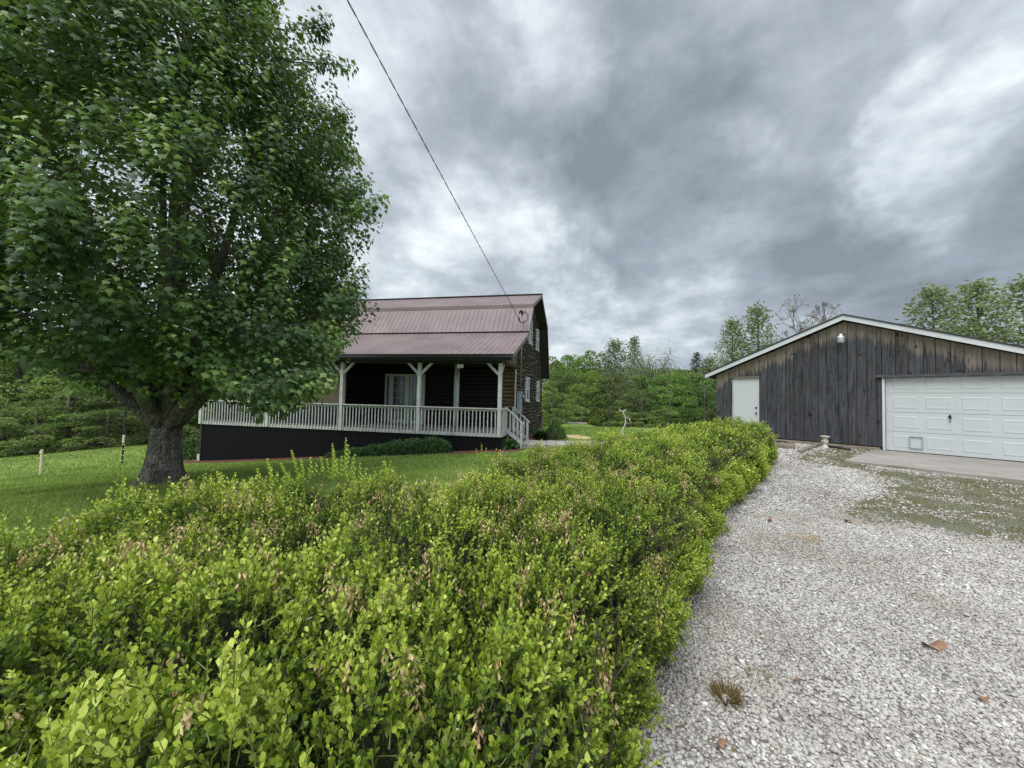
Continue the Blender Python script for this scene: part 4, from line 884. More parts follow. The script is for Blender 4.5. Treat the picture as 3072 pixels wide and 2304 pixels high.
# long new shoots standing above the top
sh = [(345, 1440), (375, 1465), (430, 1478), (485, 1470), (560, 1470), (640, 1478), (665, 1408), (700, 1418), (745, 1470), (790, 1378), (805, 1400), (860, 1420), (871, 1350), (935, 1370), (985, 1332), (998, 1345), (1028, 1315), (1040, 1335), (1075, 1390), (1445, 1330), (1290, 1435), (20, 1540), (130, 1560), (230, 1545)]
for (x, y) in sh:
    Yd = 2.2 if x < 600 else (2.5 if x < 900 else 2.85)
    if x < 300: Yd = 1.95
    if x > 1200: Yd = 3.9
    tip = np.array(at(x, y, Yd)); zt = float(htop(tip[0], tip[1])); Ls = max(.12, tip[2]-zt+.06); nb = max(4, int(Ls/.020))
    lean = rng.normal(0, .15, 3); lean[2] = 1; ax = norm(lean); Lm = Ls; tip0 = tip
    for (off, fr_) in ((0, 1), (.05, .72), (-.06, .6), (.09, .42)):
      Ls = Lm*fr_; tip = tip0-np.array([-off, rng.normal(0, .03), Lm*(1-fr_)*.9]); nb = max(4, int(Ls/.017)); ax = norm(lean+np.array([off*3, 0, 0]))
      for k in range(nb):
        u = k/nb; c0 = tip-ax*(Ls*(1-u)); th = k*PI/2+.3*off
        for sg in (0, PI):
            a = th+sg; sd = np.array([math.cos(a), math.sin(a), 0]); LF.add(BOX_V, BOX_F, c0[None], (sd*(1-.5*u)+ax*(.6+.5*u))[None], (ax-sd*.4)[None], .027*(1-.30*u), np.array([.55+.3*u]))
    ST.add(STM_V, STM_F, (tip-ax*Ls*1.2)[None], ax[None], np.array([[0, -1, 0.]]), Ls*1.2, np.array([.9]), np.array([.012/ max(Ls, .1)*1.0*.25]))
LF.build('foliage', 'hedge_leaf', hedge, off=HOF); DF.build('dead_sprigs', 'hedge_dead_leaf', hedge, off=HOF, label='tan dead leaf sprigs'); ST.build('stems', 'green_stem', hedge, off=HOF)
# shaded twiggy inside
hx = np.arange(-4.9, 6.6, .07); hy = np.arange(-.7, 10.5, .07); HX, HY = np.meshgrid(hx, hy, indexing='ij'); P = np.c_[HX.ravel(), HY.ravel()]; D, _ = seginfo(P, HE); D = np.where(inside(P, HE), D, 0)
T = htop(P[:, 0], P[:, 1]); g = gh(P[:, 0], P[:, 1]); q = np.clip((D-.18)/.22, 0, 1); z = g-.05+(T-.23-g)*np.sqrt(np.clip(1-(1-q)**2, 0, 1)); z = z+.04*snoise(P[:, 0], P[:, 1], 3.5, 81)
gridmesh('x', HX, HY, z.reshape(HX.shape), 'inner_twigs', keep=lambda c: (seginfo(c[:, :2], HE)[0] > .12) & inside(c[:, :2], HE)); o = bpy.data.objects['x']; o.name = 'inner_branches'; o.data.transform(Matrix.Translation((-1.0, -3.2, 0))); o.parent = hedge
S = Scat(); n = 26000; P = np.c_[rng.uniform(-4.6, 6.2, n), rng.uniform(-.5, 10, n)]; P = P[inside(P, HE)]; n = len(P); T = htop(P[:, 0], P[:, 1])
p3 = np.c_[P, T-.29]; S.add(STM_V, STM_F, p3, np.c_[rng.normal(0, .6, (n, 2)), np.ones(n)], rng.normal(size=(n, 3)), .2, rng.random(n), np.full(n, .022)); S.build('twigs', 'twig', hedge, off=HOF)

# ================================================================== SHRUBS
def leafball(name, c, rads, n, leaf, mat, label, cat, zmin=0, shape=DIA_V, F=DIA_F, wid=.8, lo=.1, hi=.9, blade=False, rz=0, group=None):
    z0 = g1(c[0], c[1]); e = empty(name, (c[0], c[1], z0), rz, label=label, cat=cat, group=group); S = Scat()
    u = norm(rng.normal(size=(n, 3))); u[:, 2] = np.abs(u[:, 2]); r_ = rng.uniform(.72, 1.0, n)**.6*(1+.12*snoise(u[:, 0]*2+c[0], u[:, 1]*2+u[:, 2]*2, 1.0, 91)); P = u*r_[:, None]*np.array(rads)
    if blade: P = u*np.array(rads)*.12; yd = norm(u*np.array([1, 1, .9])+np.array([0, 0, .55])); S.add([(-.5, 0, 0), (.5, 0, 0), (-.35, .55, .1), (.35, .55, .1), (0, 1, -.25)], [(0, 1, 3), (0, 3, 2), (2, 3, 4)], P, yd, np.tile([0, 0, 1.], (n, 1))+u*.3, leaf*rng.uniform(.7, 1.2, n), rng.uniform(lo, hi, n), np.full(n, .07))
    else: S.add(shape, F, P, u+rng.normal(0, .6, (n, 3)), u+np.array([0, 0, .6])+rng.normal(0, .5, (n, 3)), leaf*rng.uniform(.7, 1.3, n), np.clip(rng.uniform(lo, hi, n)*.6+.4*u[:, 2]*hi, 0, 1), np.full(n, wid))
    S.build('foliage', mat, e)
    m = MB()
    for k in range(7): a = k*.9; m.tube([(0, 0, -.05), (rads[0]*.5*math.cos(a), rads[1]*.5*math.sin(a), rads[2]*.7)], .012, 5)
    m.build('stems', 'twig', e); return e
# creeping shrub along the skirting: overlapping mounds, one thing
e = empty('creeping_shrub', (*hp(-3.8, -.5), g1(*hp(-3.8, -.5))), HR, label='low dark green spreading shrub along the black porch skirting', cat='shrub'); S = Scat(); base = g1(*hp(-3.8, -.5))
for x, rx, rzv in ((-6.3, .7, .22), (-5.6, .9, .32), (-4.7, .9, .42), (-3.9, .9, .52), (-3.1, .9, .58), (-2.45, .6, .60), (-2.1, .4, .50)):
    n = int(3600*rx); u = norm(rng.normal(size=(n, 3))); u[:, 2] = np.abs(u[:, 2]); q = hp(x, -.52); zz = g1(*q)-base
    P = u*np.array([rx, .5, rzv])*(rng.uniform(.75, 1.04, n)*(1+.1*snoise(u[:, 0]*3+x, u[:, 1]*3, 1, 7)))[:, None]+np.array([x+3.8, 0, zz]); S.add(DIA_V, DIA_F, P, u+rng.normal(0, .7, (n, 3)), u+np.array([0, 0, 1.]), .06*rng.uniform(.6, 1.3, n), np.clip(.25+.5*u[:, 2]+rng.normal(0, .15, n), 0, 1), np.full(n, 1.))
S.build('foliage', 'shrub_leaf', e)
m = MB()
for k in range(9): m.tube([(-2.3+k*.5, 0, -.2+k*.02), (-2.3+k*.5+.1, -.1, .1+k*.03)], .02, 5)
m.build('stems', 'twig', e)
p = at(1620, 1318, 18.3); leafball('daylily_clump', (p[0], p[1]), (.62, .62, .62), 900, .62, 'shrub_leaf', 'dark green strap leaved clump against the log gable wall', 'plant', blade=True, lo=.1, hi=.6)
p = at(1665, 1310, 19.5); leafball('leafy_shrub', (p[0], p[1]), (.55, .6, .72), 2600, .07, 'shrub_leaf', 'feathery light green shrub right of the strap leaved clump', 'shrub', lo=.3, hi=1)
p = at(1500, 1347, 15.2); leafball('hosta_plant', (p[0]+.35, p[1]-.1), (.28, .28, .3), 160, .2, 'shrub_leaf', 'small leafy green plant beside the foot of the porch steps', 'plant', wid=1, lo=.3, hi=.7)
p = at(572, 1350, 18.6); leafball('leafy_shrub', (p[0], p[1]), (.7, .6, .95), 2600, .12, 'shrub_leaf', 'bright green shrub at the left end of the porch skirting', 'shrub', lo=.5, hi=1)
# bleached dead branch
p = at(1868, 1300, 19); z = g1(p[0], p[1]); e = MB(p)
def zz(px, py, Y=19): return at(px, py, Y)
e.tube([(p[0], p[1], z-.1), zz(1868, 1290), zz(1877, 1268), zz(1876, 1252), zz(1870, 1240), zz(1872, 1231)], [.05, .036, .03, .026, .024, .02], 7)
e.tube([zz(1871, 1236), zz(1862, 1232), zz(1857, 1228)], [.03, .02, .012], 6); e.tube([zz(1872, 1232), zz(1879, 1228)], [.026, .012], 6); e.tube([zz(1876, 1244), zz(1881, 1238, 18.8)], [.025, .01], 6); e.tube([zz(1876, 1252), zz(1888, 1255, 18.7), zz(1893, 1275, 18.6)], [.018, .015, .01], 6)
o = e.build('dead_sapling', 'bleached_wood', smooth=True, label='crooked bleached dead sapling standing on the back lawn before the woods', cat='dead tree'); o.location = p
# ================================================================== MAPLE
TX, TY = -7.45, 8.35; TZ = g1(TX, TY)
maple = empty('maple_tree', (TX, TY, TZ), label='large spreading maple with dense dark green crown and thick furrowed trunk on the lawn', cat='tree')
MO = (TX, TY, TZ)
m = MB(MO); n = 40; rows = 34; vs = []; fs = []
for i in range(rows+1):
    t_ = i/rows; z = TZ-.12+t_*1.80; hgt = z-TZ
    r0 = .245+.13*math.exp(-max(hgt, 0)/.20)+.07*math.exp(-max(hgt, 0)/.6)+.13*max(0, hgt-1.1)**1.5
    for k in range(n):
        a = 2*PI*k/n; but = 1+.34*math.exp(-max(hgt, 0)/.28)*(math.cos(5*a+.7)+.5*math.cos(3*a))*.6; rr = r0*but*(1+.045*math.sin(7*a+hgt*2)+.03*math.sin(13*a+hgt*5))
        vs.append((TX+rr*math.cos(a), TY+rr*math.sin(a), z))
for i in range(rows):
    for k in range(n): fs.append((i*n+k, i*n+(k+1) % n, (i+1)*n+(k+1) % n, (i+1)*n+k))
fs.append(tuple(rows*n+k for k in range(n))); m.add(vs, fs); m.build('trunk', 'bark', maple, smooth=True)
# limbs
Rz = [2.0, 2.25, 2.55, 3.0, 4.2, 6.0, 7.6, 9.4, 11.4, 12.8, 13.4]; Rr = [1.7, 2.9, 3.4, 3.55, 3.6, 3.5, 3.05, 2.15, 1.0, .4, .1]
def crownR(z, a): return np.interp(z, Rz, Rr)*(1+.07*np.sin(3*a+z*.9)+.06*np.sin(5*a-z*1.7+1)+.05*np.sin(9*a+z*2.9))
limbs = []
ends = [(-2.9, -1.0, 3.4, .17), (-3.0, 1.6, 4.6, .16), (2.7, -.9, 3.3, .18), (3.0, 1.0, 4.4, .17), (.3, -3.0, 4.2, .15), (-1.4, -2.4, 6.5, .15), (1.9, -1.8, 6.8, .15), (.2, 2.8, 6.0, .15), (-1.7, 1.2, 9.2, .17), (1.5, .9, 9.8, .17), (.1, -.3, 12.3, .2), (-2.7, .1, 7.0, .15), (2.8, .2, 7.2, .15)]
m = MB(MO)
for k, (dx, dy, z, r0) in enumerate(ends):
    a = Vector((TX+.10*dx/3, TY+.10*dy/3, TZ+1.2)); e = Vector((TX+dx, TY+dy, z)); mid = Vector((TX+dx*.45, TY+dy*.45, TZ+1.7+(z-TZ-1.7)*.35)); pts = []
    for q in range(13):
        u = q/12; p = a*(1-u)**2+mid*2*u*(1-u)+e*u*u; p += Vector((math.sin(u*7+k), math.cos(u*6+k*2), 0))*.06*u; pts.append(p)
    m.tube(pts, [r0*.90*(1-.87*(q/12)**.8)+.012 for q in range(13)], 12); limbs.append(pts)
nodes = [(p, .10*(1-i/13)+.02) for pts in limbs for i, p in enumerate(pts) if i > 2]
NP = np.array([tuple(p) for p, _ in nodes])
# secondary branches to cluster centres
cl = []
while len(cl) < 210:
    z = rng.uniform(1.9, 12.8); a = rng.uniform(0, 2*PI); R = crownR(z, a)*math.sqrt(rng.uniform(.2, .92)); c = np.array([TX+R*math.cos(a), TY+R*math.sin(a), z]); cl.append(c)
cl = np.array(cl); CN = []
for c in cl:
    d = np.linalg.norm(NP-c-np.array([0, 0, -.6]), axis=1)+np.where(NP[:, 2] > c[2]+.2, 1.5, 0); j = d.argmin(); a = Vector(NP[j]); b = Vector(c); mid = (a+b)/2+Vector((0, 0, -.12*(a-b).length))
    pts = [a*(1-u)**2+mid*2*u*(1-u)+b*u*u for u in (0, .2, .4, .6, .8, 1)]; r0 = .016+.011*(a-b).length; m.tube(pts, [r0*(1-.75*u)+.004 for u in (0, .2, .4, .6, .8, 1)], 6, cap=False); CN += [tuple(p) for p in pts[2:]]
CN = np.array(CN)
# leaf sprays
ns = 3900; z = []; 
zz_ = rng.uniform(1.6, 13.2, ns*6); aa = rng.uniform(0, 2*PI, ns*6); w_ = np.interp(zz_, Rz, Rr)/3.6; keep = rng.random(ns*6) < w_*(.9+.55*snoise(zz_*1.0, aa*2.2, .45, 101)); zz_ = zz_[keep][:ns]; aa = aa[keep][:ns]; N = len(zz_)
fr = np.where(rng.random(N) < .72, rng.uniform(.84, 1.04, N), rng.uniform(.4, .85, N)); R = crownR(zz_, aa)*fr
an = rng.integers(0, 640, N); an[560:] = an[560:]; JX = np.c_[R*np.cos(aa), R*np.sin(aa), zz_]; SPc = JX[an]; mvd = rng.random(N) < .78
JX = np.where(mvd[:, None], SPc+rng.normal(0, 1, (N, 3))*np.array([.24, .24, .30]), JX); zz_ = np.clip(JX[:, 2], 1.5, 13.2); aa = np.arctan2(JX[:, 1], JX[:, 0])
SP = JX+np.array([TX, TY, 0]); out = np.c_[np.cos(aa), np.sin(aa), np.zeros(N)]
low = np.clip((3.2-zz_)/1.6, 0, 1)[:, None]
AX = norm(out*(.75+.4*low)+np.array([0, 0, 1.])*(.85-.95*low)+rng.normal(0, .28, (N, 3))); SL = rng.uniform(.35, .72, N)
# a few long shoots that stick out of the outline
ext = []
for (x0, y0, x1, y1, Yd) in ((1040, 660, 1150, 585, 7.4), (1030, 590, 1090, 545, 7.6), (880, 1150, 990, 1155, 6.2), (800, 1190, 905, 1205, 6.3), (760, 1160, 860, 1180, 6.2), (1010, 900, 1075, 905, 7.3), (990, 330, 1050, 345, 8), (960, 190, 1046, 200, 8), (980, 420, 1085, 470, 7.8), (940, 80, 985, 70, 8.2), (900, 1000, 985, 1030, 6.8), (940, 980, 1040, 1000, 7.2), (900, 1120, 960, 1140, 6.3), (640, 1090, 740, 1125, 6.3)):
    a = np.array(at(x0, y0, Yd)); b = np.array(at(x1, y1, Yd))
    for q in range(7): ext.append((a+(b-a)*q/7+rng.normal(0, .07, 3), norm(b-a+rng.normal(0, .15, 3)*np.linalg.norm(b-a)), .34))
    m.tube([tuple(a-(b-a)*.6), tuple(a), tuple(b)], [.02, .012, .004], 5)
E0 = np.array([e[0] for e in ext]); E1 = np.array([e[1] for e in ext]); SP = np.r_[SP, E0]; AX = np.r_[AX, E1]; SL = np.r_[SL, [e[2] for e in ext]]; N = len(SP)
vp = (SP[:, 1] > 1.2)
for i in range(0, N):
    if i % 2 and i < ns: continue
    c = SP[i]-AX[i]*SL[i]*.5; d = np.linalg.norm(CN-c, axis=1); j = d.argmin()
    if d[j] < 1.2: m.tube([tuple(CN[j]), tuple((CN[j]+c)/2-np.array([0, 0, .05])), tuple(c), tuple(SP[i]+AX[i]*SL[i]*.3)], [.010, .007, .005, .003], 3, cap=False)
# bare drooping inner twigs seen below the crown
for (pp, Yd) in (([(640, 1180), (690, 1155), (760, 1180), (830, 1188)], 7.6), ([(690, 1155), (740, 1175), (800, 1180)], 7.5), ([(330, 1140), (200, 1125), (60, 1110)], 7.6), ([(340, 1120), (230, 1110), (140, 1135)], 7.5), ([(400, 1220), (320, 1210), (250, 1215)], 7.9)):
    m.tube([at(x, y, Yd) for x, y in pp], [.022, .014, .008, .004][:len(pp)], 5)
m.build('branches', 'bark', maple, smooth=True)
LS = Scat(); young = np.clip(.04+.34*snoise(SP[:, 0], SP[:, 2]*1.1+SP[:, 1], .5, 111)+rng.normal(0, .16, N), -.3, .6); 
s1 = norm(np.cross(AX, rng.normal(size=(N, 3)))); s2 = np.cross(AX, s1)
nl = 25
for k in range(nl):
    u = (k+.5)/nl; th = k*2.4; radv = s1*math.cos(th)+s2*math.sin(th); wd = .20*(1-u)**.7+.03
    p = SP+AX*(SL*(u-.55))[:, None]+radv*(wd*rng.uniform(.5, 1.1, N))[:, None]+rng.normal(0, .025, (N, 3)); p[:, 2] -= .05*(1-u)
    yd = norm(radv*.75+np.array([0, 0, -1.])*rng.uniform(.35, 1.1, N)[:, None]+AX*.15+rng.normal(0, .22, (N, 3))); upv = norm(radv*.7+AX*.7+np.array([0, 0, .4])+rng.normal(0, .2, (N, 3)))
    size = rng.uniform(.08, .135, N)*(1 if u < .8 else .72); tn = np.clip(.33+young*(.4+1.1*u)+.32*max(0, u-.65)/.35+rng.normal(0, .06, N), 0, 1)
    keep = rng.random(N) < .97; LS.add(MAP_V, MAP_F, p[keep], yd[keep], upv[keep], size[keep], tn[keep])
LS.build('crown', 'maple_leaf', maple, off=MO)
print('maple leaves', sum(len(t_) for t_ in LS.T)//len(MAP_V))

# ================================================================== WOODS
def proto(kind, seed):
    r_ = np.random.default_rng(seed); S = Scat(); m = MB(); H = 10.
    def leaves(P, U, n, size, lo, hi, spread, wid=.9):
        i = r_.integers(0, len(P), n); p = P[i]+r_.normal(0, 1, (n, 3))*spread; u = norm(U[i]+r_.normal(0, .8, (n, 3)))
        S.add(DIA_V, DIA_F, p, u, norm(r_.normal(size=(n, 3))+np.array([0, 0, .8])), size*r_.uniform(.6, 1.4, n), np.clip(r_.uniform(lo, hi, n), 0, 1), np.full(n, wid))
    if kind == 'round' or kind == 'bush':
        nb = 44 if kind == 'round' else 26; zlo = 1.2 if kind == 'round' else .3
        m.tube([(0, 0, -.6), (.1, 0, 2), (0, .1, 5), (.1, 0, 8.4)], [.20, .16, .11, .03], 8)
        for b in range(nb):
            t_ = b/nb; z = zlo+(H-1.2-zlo)*t_+r_.uniform(-.3, .3); Rm = 3.1*math.sin(PI*min(1, .16+.80*t_))**.65*(1.1 if kind == 'bush' else 1); a = r_.uniform(0, 2*PI); R = Rm*math.sqrt(r_.uniform(.25, 1)); c = np.array([R*math.cos(a), R*math.sin(a), z]); rr = r_.uniform(.65, 1.15)
            n = 230; u = norm(r_.normal(size=(n, 3))); u[:, 2] = np.where(u[:, 2] < -.3, -u[:, 2], u[:, 2]); P = c+u*np.array([rr, rr, rr*.62])*r_.uniform(.75, 1.05, (n, 1)); tb = r_.uniform(.15, .55)
            S.add(DIA_V, DIA_F, P, norm(u+r_.normal(0, .7, (n, 3))), norm(u+np.array([0, 0, .8])+r_.normal(0, .5, (n, 3))), .21*r_.uniform(.6, 1.4, n), np.clip(tb+r_.uniform(-.15, .3, n), 0, 1), np.full(n, .9))
            if b % 2 == 0: m.tube([(0, 0, max(.6, z-2.0)), tuple(c*np.array([.5, .5, 1])-np.array([0, 0, .7])), tuple(c)], [.06, .04, .015], 5, cap=False)
    elif kind == 'poplar':
        m.tube([(0, 0, -.6), (.04, 0, 3), (-.04, .05, 6.5), (0, 0, 9.8)], [.14, .10, .06, .012], 7)
        for b in range(64):
            t_ = (b+r_.random())/64; z = 1.6+8.1*t_; L = (1.75*(1-t_)**.7+.15)*r_.uniform(.75, 1.1)*min(1, .55+t_*2); a = b*2.4+r_.uniform(-.3, .3); d = np.array([math.cos(a), math.sin(a), 0])
            e = np.array([0, 0, z])+d*L+np.array([0, 0, L*.75]); mid = np.array([0, 0, z])+d*L*.55+np.array([0, 0, L*.25]); m.tube([(0, 0, z), tuple(mid), tuple(e)], [.03, .02, .006], 4, cap=False)
            P = np.array([mid+(e-mid)*q for q in (0, .25, .5, .75, 1)]+[e, np.array([0, 0, z])+d*L*.35+np.array([0, 0, L*.1])]); leaves(P, np.tile(norm(d+np.array([0, 0, .5])), (len(P), 1)), 62, .17, .1, .95, .17)
    elif kind == 'twiggy':
        m.tube([(0, 0, -.6), (.04, 0, 3), (0, .05, 6)], [.16, .12, .07], 7)
        for b in range(80):
            a = b*2.4; z = 2+4.2*r_.random(); Rm = 2.6*r_.uniform(.3, 1); d = np.array([math.cos(a), math.sin(a), 0]); e = np.array([0, 0, 0])+d*Rm+np.array([0, 0, min(9.9, z+3.9*r_.uniform(.6, 1)-(Rm/2.6)**2*1.6)])
            mid = np.array([0, 0, z])+d*Rm*.6+np.array([0, 0, 1.0]); m.tube([(0, 0, z), tuple(mid), tuple(e)], [.045, .03, .008], 4, cap=False)
            P = np.array([mid+(e-mid)*q for q in (0, .3, .6, 1)]); leaves(P, np.tile(norm(d+np.array([0, 0, 1.])), (4, 1)), 75, .15, .05, .8, .34)
    elif kind == 'bare':
        m.tube([(0, 0, -.6), (.1, 0, 3), (0, .15, 5.5), (.2, .1, 7)], [.16, .12, .09, .05], 7); tips = []
        def br(p, d, L, r0, lv):
            q = p+d*L; m.tube([tuple(p), tuple(p+d*L*.5+r_.normal(0, .05, 3)), tuple(q)], [r0, r0*.8, r0*.6], 4, cap=False)
            if lv == 0: tips.append((q, d)); return
            for _ in range(3):
                nd = norm(d+r_.normal(0, .5, 3)+np.array([0, 0, .15])); br(q, nd, L*.68, r0*.6, lv-1)
            tips.append(((p+q)/2, d))
        for b in range(7): a = b*.9; br(np.array([0, .0, 3.6+b*.5]), norm(np.array([math.cos(a), math.sin(a), .85])), 1.9, .055, 3)
        P = np.array([t_[0] for t_ in tips]); U = np.array([t_[1] for t_ in tips]); leaves(P, U, 1500, .19, .0, .6, .07, .5)
    elif kind == 'pine':
        m.tube([(0, 0, -.6), (0, 0, 9.8)], [.15, .015], 7)
        for b in range(90):
            t_ = b/90; z = 1+8.8*t_; L = 2.2*(1-t_)**.85+.1; a = b*2.4; d = np.array([math.cos(a), math.sin(a), -.12]); P = np.array([np.array([0, 0, z])+d*L*q for q in (.3, .5, .7, .85, 1)]); leaves(P, np.tile(d, (5, 1)), 42, .2, 0, .35, .11, .6)
    mats = {'round': 'wood_leaf', 'bush': 'wood_leaf', 'poplar': 'pale_leaf', 'twiggy': 'pale_leaf', 'bare': 'bud', 'pine': 'shrub_leaf'}
    root = bpy.data.objects.new(dict(round='broadleaf_tree', bush='understory_tree', poplar='poplar_tree', twiggy='leafing_tree', bare='budding_tree', pine='pine_tree')[kind], None); COL.objects.link(root)
    S.build('crown', mats[kind], root); m.build('trunk', 'far_bark', root, smooth=True); return root
PR = {}
for k, sd in (('round', 1), ('round', 2), ('round', 3), ('bush', 4), ('bush', 5), ('poplar', 6), ('poplar', 7), ('twiggy', 8), ('bare', 9), ('pine', 10)): PR.setdefault(k, []).append([proto(k, sd), False])
cnt = {}
def tree(kind, px, py, Y, label, wx=1.0, var=0, group=None):
    P = PR[kind][var % len(PR[kind])]
    if not P[1]: o = P[0]; P[1] = True
    else: o = copy_tree(P[0])
    x, y, zt = at(px, py, Y); zb = g1(x, y)-.2; h = max(1.5, zt-zb); s = h/10.0; o.location = (x, y, zb); o.scale = (s*wx, s*wx, s); o.rotation_euler = (0, 0, rng.uniform(0, 6.28)); tag(o, label, 'tree', group or 'trees of the woods beyond the lawn'); return o
W = [('round', 1690, 1092, 40, 'mid green tree behind the bright understory right of the house', 1.1, 1), ('round', 1765, 1100, 41, 'full green tree behind the slab mound bushes', 1.1, 2), ('round', 1850, 1105, 40, 'full green tree in front of the airy left poplar', 1.1, 0), ('round', 1935, 1110, 41, 'full green tree filling below the twiggy tree', 1.2, 1), ('round', 2010, 1105, 40, 'full green tree left of the deep green round tree', 1.1, 2), ('round', 2125, 1105, 40, 'full green tree touching the left garage eave', 1.1, 0),
 ('round', 1655, 1052, 44, 'yellow green broadleaf tree just right of the log house eave', .95, 0), ('round', 1718, 1040, 52, 'rounded green tree second from the log house at the wood edge', .8, 1),
 ('round', 1778, 1038, 54, 'narrow topped green tree between the house and the airy poplar', .75, 2), ('poplar', 1845, 1020, 52, 'airy pale poplar left of the tallest twiggy tree behind the lawn', 1.3, 0),
 ('poplar', 1903, 1008, 55, 'thin pale spire topped tree just left of the dense twiggy tree', .8, 1), ('twiggy', 1960, 1018, 46, 'tall fan shaped twiggy tree in the middle of the back woods', 1.15, 0),
 ('round', 2068, 1092, 42, 'deep green round tree at the wood edge left of the garage', 1.1, 0), ('pine', 2090, 1052, 62, 'dark pointed pine showing behind the deep green round tree', 1.0, 0),
 ('poplar', 2130, 1072, 60, 'pale tree top showing above the left eave of the garage', 1.4, 0), ('poplar', 2197, 955, 48, 'left of the two tall airy poplars over the garage left roof slope', 1.15, 1), ('poplar', 2272, 915, 46, 'right and taller of the two airy poplars over the garage left roof slope', 1.1, 0),
 ('round', 2235, 1050, 50, 'green tree filling low behind the two airy poplars by the garage', .9, 1), ('bare', 2425, 888, 34, 'nearly bare budding tree branching above the garage roof', .72, 0),
 ('poplar', 2795, 858, 40, 'leftmost tall poplar above the garage right roof slope', 1.35, 0), ('poplar', 2932, 840, 40, 'middle tall poplar above the garage right roof slope', 1.45, 1), ('poplar', 3072, 836, 40, 'tall poplar cut by the right edge above the garage', 1.4, 0),
 ('round', 2870, 960, 46, 'low green tree between the poplars behind the garage roof', .9, 2), ('round', 3010, 1000, 46, 'low green tree behind the far right garage roof edge', .9, 0), ('round', 2730, 985, 46, 'low green tree behind the garage roof left of the poplars', .7, 1),
 ('bush', 1660, 1130, 34, 'bushy light green understory tree beside the house corner', 1.25, 0), ('bush', 1745, 1135, 36, 'dark bushy understory tree behind the pale slab mound', 1.2, 1), ('bush', 1830, 1165, 35, 'bushy understory tree behind the bleached sapling', 1.4, 0), ('bush', 1925, 1150, 36, 'wide understory bush below the twiggy tree', 1.4, 1), ('bush', 2010, 1140, 35, 'understory bush between the twiggy tree and the deep green tree', 1.4, 0), ('bush', 2115, 1130, 33, 'dark green understory tree against the garage left wall', 1.3, 1), ('bush', 2180, 1120, 40, 'understory tree hidden mostly behind the garage', 1.2, 0), ('bush', 1700, 1200, 31, 'lowest bright bush at the lawn edge right of the house', 1.8, 1), ('bush', 1985, 1215, 30, 'low bush at the lawn edge behind the far hedge', 2.0, 0), ('bush', 1880, 1225, 32, 'low dark bush behind the bleached sapling', 2.0, 1)]
for w in W: tree(w[0], w[1], w[2], w[3], w[4], w[5], w[6])
ptxt = ['far left edge of the photo', 'far left above the lawn', 'left of the pale fence post', 'directly behind the pale fence post', 'right of the pale fence post', 'midway between the two fence posts', 'left of the banded fence post', 'behind the banded fence post', 'just left of the maple trunk', 'directly behind the maple trunk', 'between maple trunk and porch corner', 'behind the left porch corner']
for i, px in enumerate((-330, -160, -20, 80, 170, 260, 340, 420, 490, 560, 640, 720)):
    tree('round', px, 955+((i*37) % 5)*22, 37+(i % 3)*4 if px < 450 else 44, 'tall wood edge tree '+ptxt[i], 1.15, i)
    tree('bush', px+45, 1120+((i*53) % 4)*18, 31+(i % 2)*2.5 if px < 450 else 38, 'bushy understory tree '+ptxt[i], 1.5, i)
for i, px in enumerate((-250, -60, 110, 230, 330)): tree('bush', px, 1205+(i % 2)*18, 28.5 if px < 200 else 29.5, 'low dark bush at the foot of the woods '+ptxt[i+1], 1.7, i)
# second, farther row and trees outside the frame for other viewpoints
for i in range(10): tree('round', -600+i*150, 1010, 56+(i % 2)*5, 'background tree of the farther row', 1.3, i, 'farther row of woodland trees')
for i in range(7): tree('round', 1680+i*85, 1085, 70, 'background tree of the farther row', 1.5, i, 'farther row of woodland trees')
for i, (px, Y) in enumerate(((3200, 40), (3330, 42), (3500, 38))): tree('poplar', px, 850, Y, 'tall poplar beyond the right edge behind the garage', 1.3, i)

# ================================================================== SKY AND LIGHT
w = bpy.data.worlds.new('World'); SC.world = w; w.use_nodes = True; nt = w.node_tree; nt.nodes.clear()
class WT(NT):
    def __init__(s): s.t = nt; s.out = s.n('ShaderNodeOutputWorld')
t = WT()
SUN_AZ, SUN_EL = math.radians(215), math.radians(52)       # compass-like: measured clockwise from +Y
sunv = Vector((math.sin(SUN_AZ)*math.cos(SUN_EL), math.cos(SUN_AZ)*math.cos(SUN_EL), math.sin(SUN_EL)))
sky = t.n('ShaderNodeTexSky'); sky.sky_type = 'NISHITA'; sky.sun_disc = False; sky.sun_elevation = SUN_EL; sky.sun_rotation = SUN_AZ; sky.air_density = 1; sky.dust_density = 2
D = t.n('ShaderNodeTexCoord').outputs['Generated']; sp_ = t.n('ShaderNodeSeparateXYZ', {0: D}); zc = t.math('MAXIMUM', sp_.outputs[2], 0.0)
DW0 = t.mapping(D, (1, 1, 1.7)).outputs[0]
inv = t.math('DIVIDE', 1.0, t.math('ADD', zc, .16))
P = t.n('ShaderNodeVectorMath', {0: D, 'Scale': inv}, operation='SCALE').outputs[0]
P = t.n('ShaderNodeVectorMath', {0: P, 1: (1, 1, 0)}, operation='MULTIPLY').outputs[0]
Pr = t.mapping(P, (1.0, .72, 1), (0, 0, math.radians(35))).outputs[0]
nA = t.noise(Pr, 1.15, 8, .58, .25); nD = t.noise(DW0, 7.5, 6, .6, .1); nB = t.noise(t.mapping(P, (1, 1, 1)).outputs[0], 3.1, 6, .58, .2); nC = t.noise(DW0, 2.4, 8, .56, .15)
wr = t.n('ShaderNodeTexNoise', {'Vector': D, 'Scale': 2.6, 'Detail': 5.0, 'Roughness': .6}).outputs['Color']
wv = t.n('ShaderNodeVectorMath', {0: wr, 1: (.5, .5, .5)}, operation='SUBTRACT').outputs[0]
wv = t.n('ShaderNodeVectorMath', {0: wv, 'Scale': .62}, operation='SCALE').outputs[0]
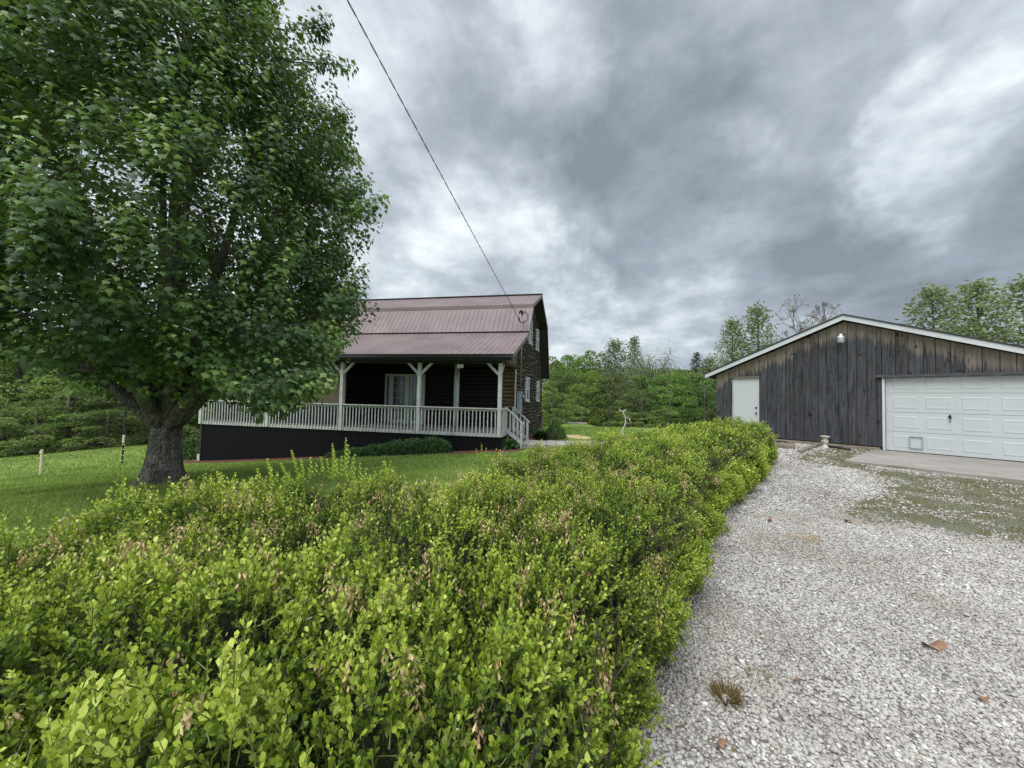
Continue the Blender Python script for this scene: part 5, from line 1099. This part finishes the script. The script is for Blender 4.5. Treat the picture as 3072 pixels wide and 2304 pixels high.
DW = t.n('ShaderNodeVectorMath', {0: t.n('ShaderNodeVectorMath', {0: D, 1: wv}, operation='ADD').outputs[0]}, operation='NORMALIZE').outputs[0]
val = t.math('MULTIPLY_ADD', nA, 1.5, -.36); val = t.math('ADD', val, t.math('MULTIPLY_ADD', nB, .6, -.3)); val = t.math('ADD', val, t.math('MULTIPLY_ADD', nC, 1.3, -.65)); val = t.math('ADD', val, t.math('MULTIPLY_ADD', nD, .55, -.275))
# the banks of cloud as seen from the place: direction, angular radius, lift
for (x, y, rad_, amp) in ((1640, 150, 6, 0.22), (1700, 290, 5, 0.16), (2580, 460, 6, 0.19), (2760, 370, 6, 0.20), (2150, 560, 8, 0.128), (2880, 120, 9, 0.184), (3000, 330, 9, 0.166), (1700, 960, 9, 0.202), (1450, 800, 10, 0.148), (2350, 830, 7, 0.092), (1180, 300, 8, 0.046), (1350, 560, 10, 0.038), (2350, 80, 8, 0.148), (120, 60, 22, 0.150), (500, 600, 18, 0.110), (2050, 980, 6, 0.128),
        (1880, 300, 10, -0.211), (1930, 560, 9, -0.243), (1250, 120, 11, -0.098), (1480, 420, 9, -0.114), (2200, 300, 9, -0.098), (2700, 750, 12, -0.162), (2250, 640, 8, -0.129), (2950, 600, 10, -0.114), (2990, 200, 6, -0.098), (2000, 720, 8, -0.129), (1750, 640, 6, -0.098), (2900, 850, 14, -0.098), (2500, 880, 10, -0.065)):
    d = ray(x, y); d = d/np.linalg.norm(d)
    dp = t.n('ShaderNodeVectorMath', {0: DW, 1: tuple(d)}, operation='DOT_PRODUCT').outputs['Value']
    mr = t.n('ShaderNodeMapRange', {0: dp, 1: math.cos(math.radians(rad_*1.5)), 2: 1.0, 3: 0.0, 4: amp}, interpolation_type='SMOOTHERSTEP'); val = t.math('ADD', val, mr)
val = t.math('MULTIPLY_ADD', val, .80, .115)
col = t.ramp(val, [(.0, srgb(122, 130, 140)), (.25, srgb(142, 150, 161)), (.45, srgb(162, 170, 179)), (.62, srgb(190, 198, 205)), (.82, srgb(222, 228, 232)), (1., srgb(234, 238, 241))])
hz = t.math('SUBTRACT', 1.0, t.n('ShaderNodeMapRange', {0: sp_.outputs[2], 1: .02, 2: .13, 3: 0., 4: 1.}, interpolation_type='SMOOTHSTEP'), clamp=True)
col = t.mix(t.math('MULTIPLY', hz, .55), col, srgb(126, 142, 168))
# overcast: brighter overhead and towards the hidden sun behind the viewer than near the horizon ahead
ov = t.n('ShaderNodeMapRange', {0: sp_.outputs[2], 1: .72, 2: .98, 3: 1., 4: ZEN}, interpolation_type='SMOOTHSTEP'); bk = t.n('ShaderNodeMapRange', {0: sp_.outputs[1], 1: .15, 2: -.5, 3: 1., 4: BACK}, interpolation_type='SMOOTHSTEP')
g = t.math('MULTIPLY', t.math('MULTIPLY', ov, bk), SKYK)
lit = t.n('ShaderNodeVectorMath', {0: col, 'Scale': g}, operation='SCALE').outputs[0]
fin = t.mix(.04, lit, sky)
bg = t.n('ShaderNodeBackground', {'Color': fin, 'Strength': .1}); nt.links.new(bg.outputs[0], t.out.inputs[0])
sl = bpy.data.lights.new('sun', 'SUN'); sl.energy = SUNE; sl.angle = math.radians(35); sl.color = (1., .965, .91); so = bpy.data.objects.new('sun', sl); COL.objects.link(so)
so.rotation_euler = (-sunv).to_track_quat('-Z', 'Y').to_euler(); so.location = (0, 0, 30)
vs_ = SC.view_settings; vs_.view_transform = 'Standard'; vs_.look = 'None'; vs_.exposure = EXPO; vs_.gamma = 1
cy = SC.cycles; cy.max_bounces = 7; cy.diffuse_bounces = 3; cy.glossy_bounces = 3; cy.transmission_bounces = 4; cy.use_denoising = True; cy.caustics_reflective = False; cy.caustics_refractive = False
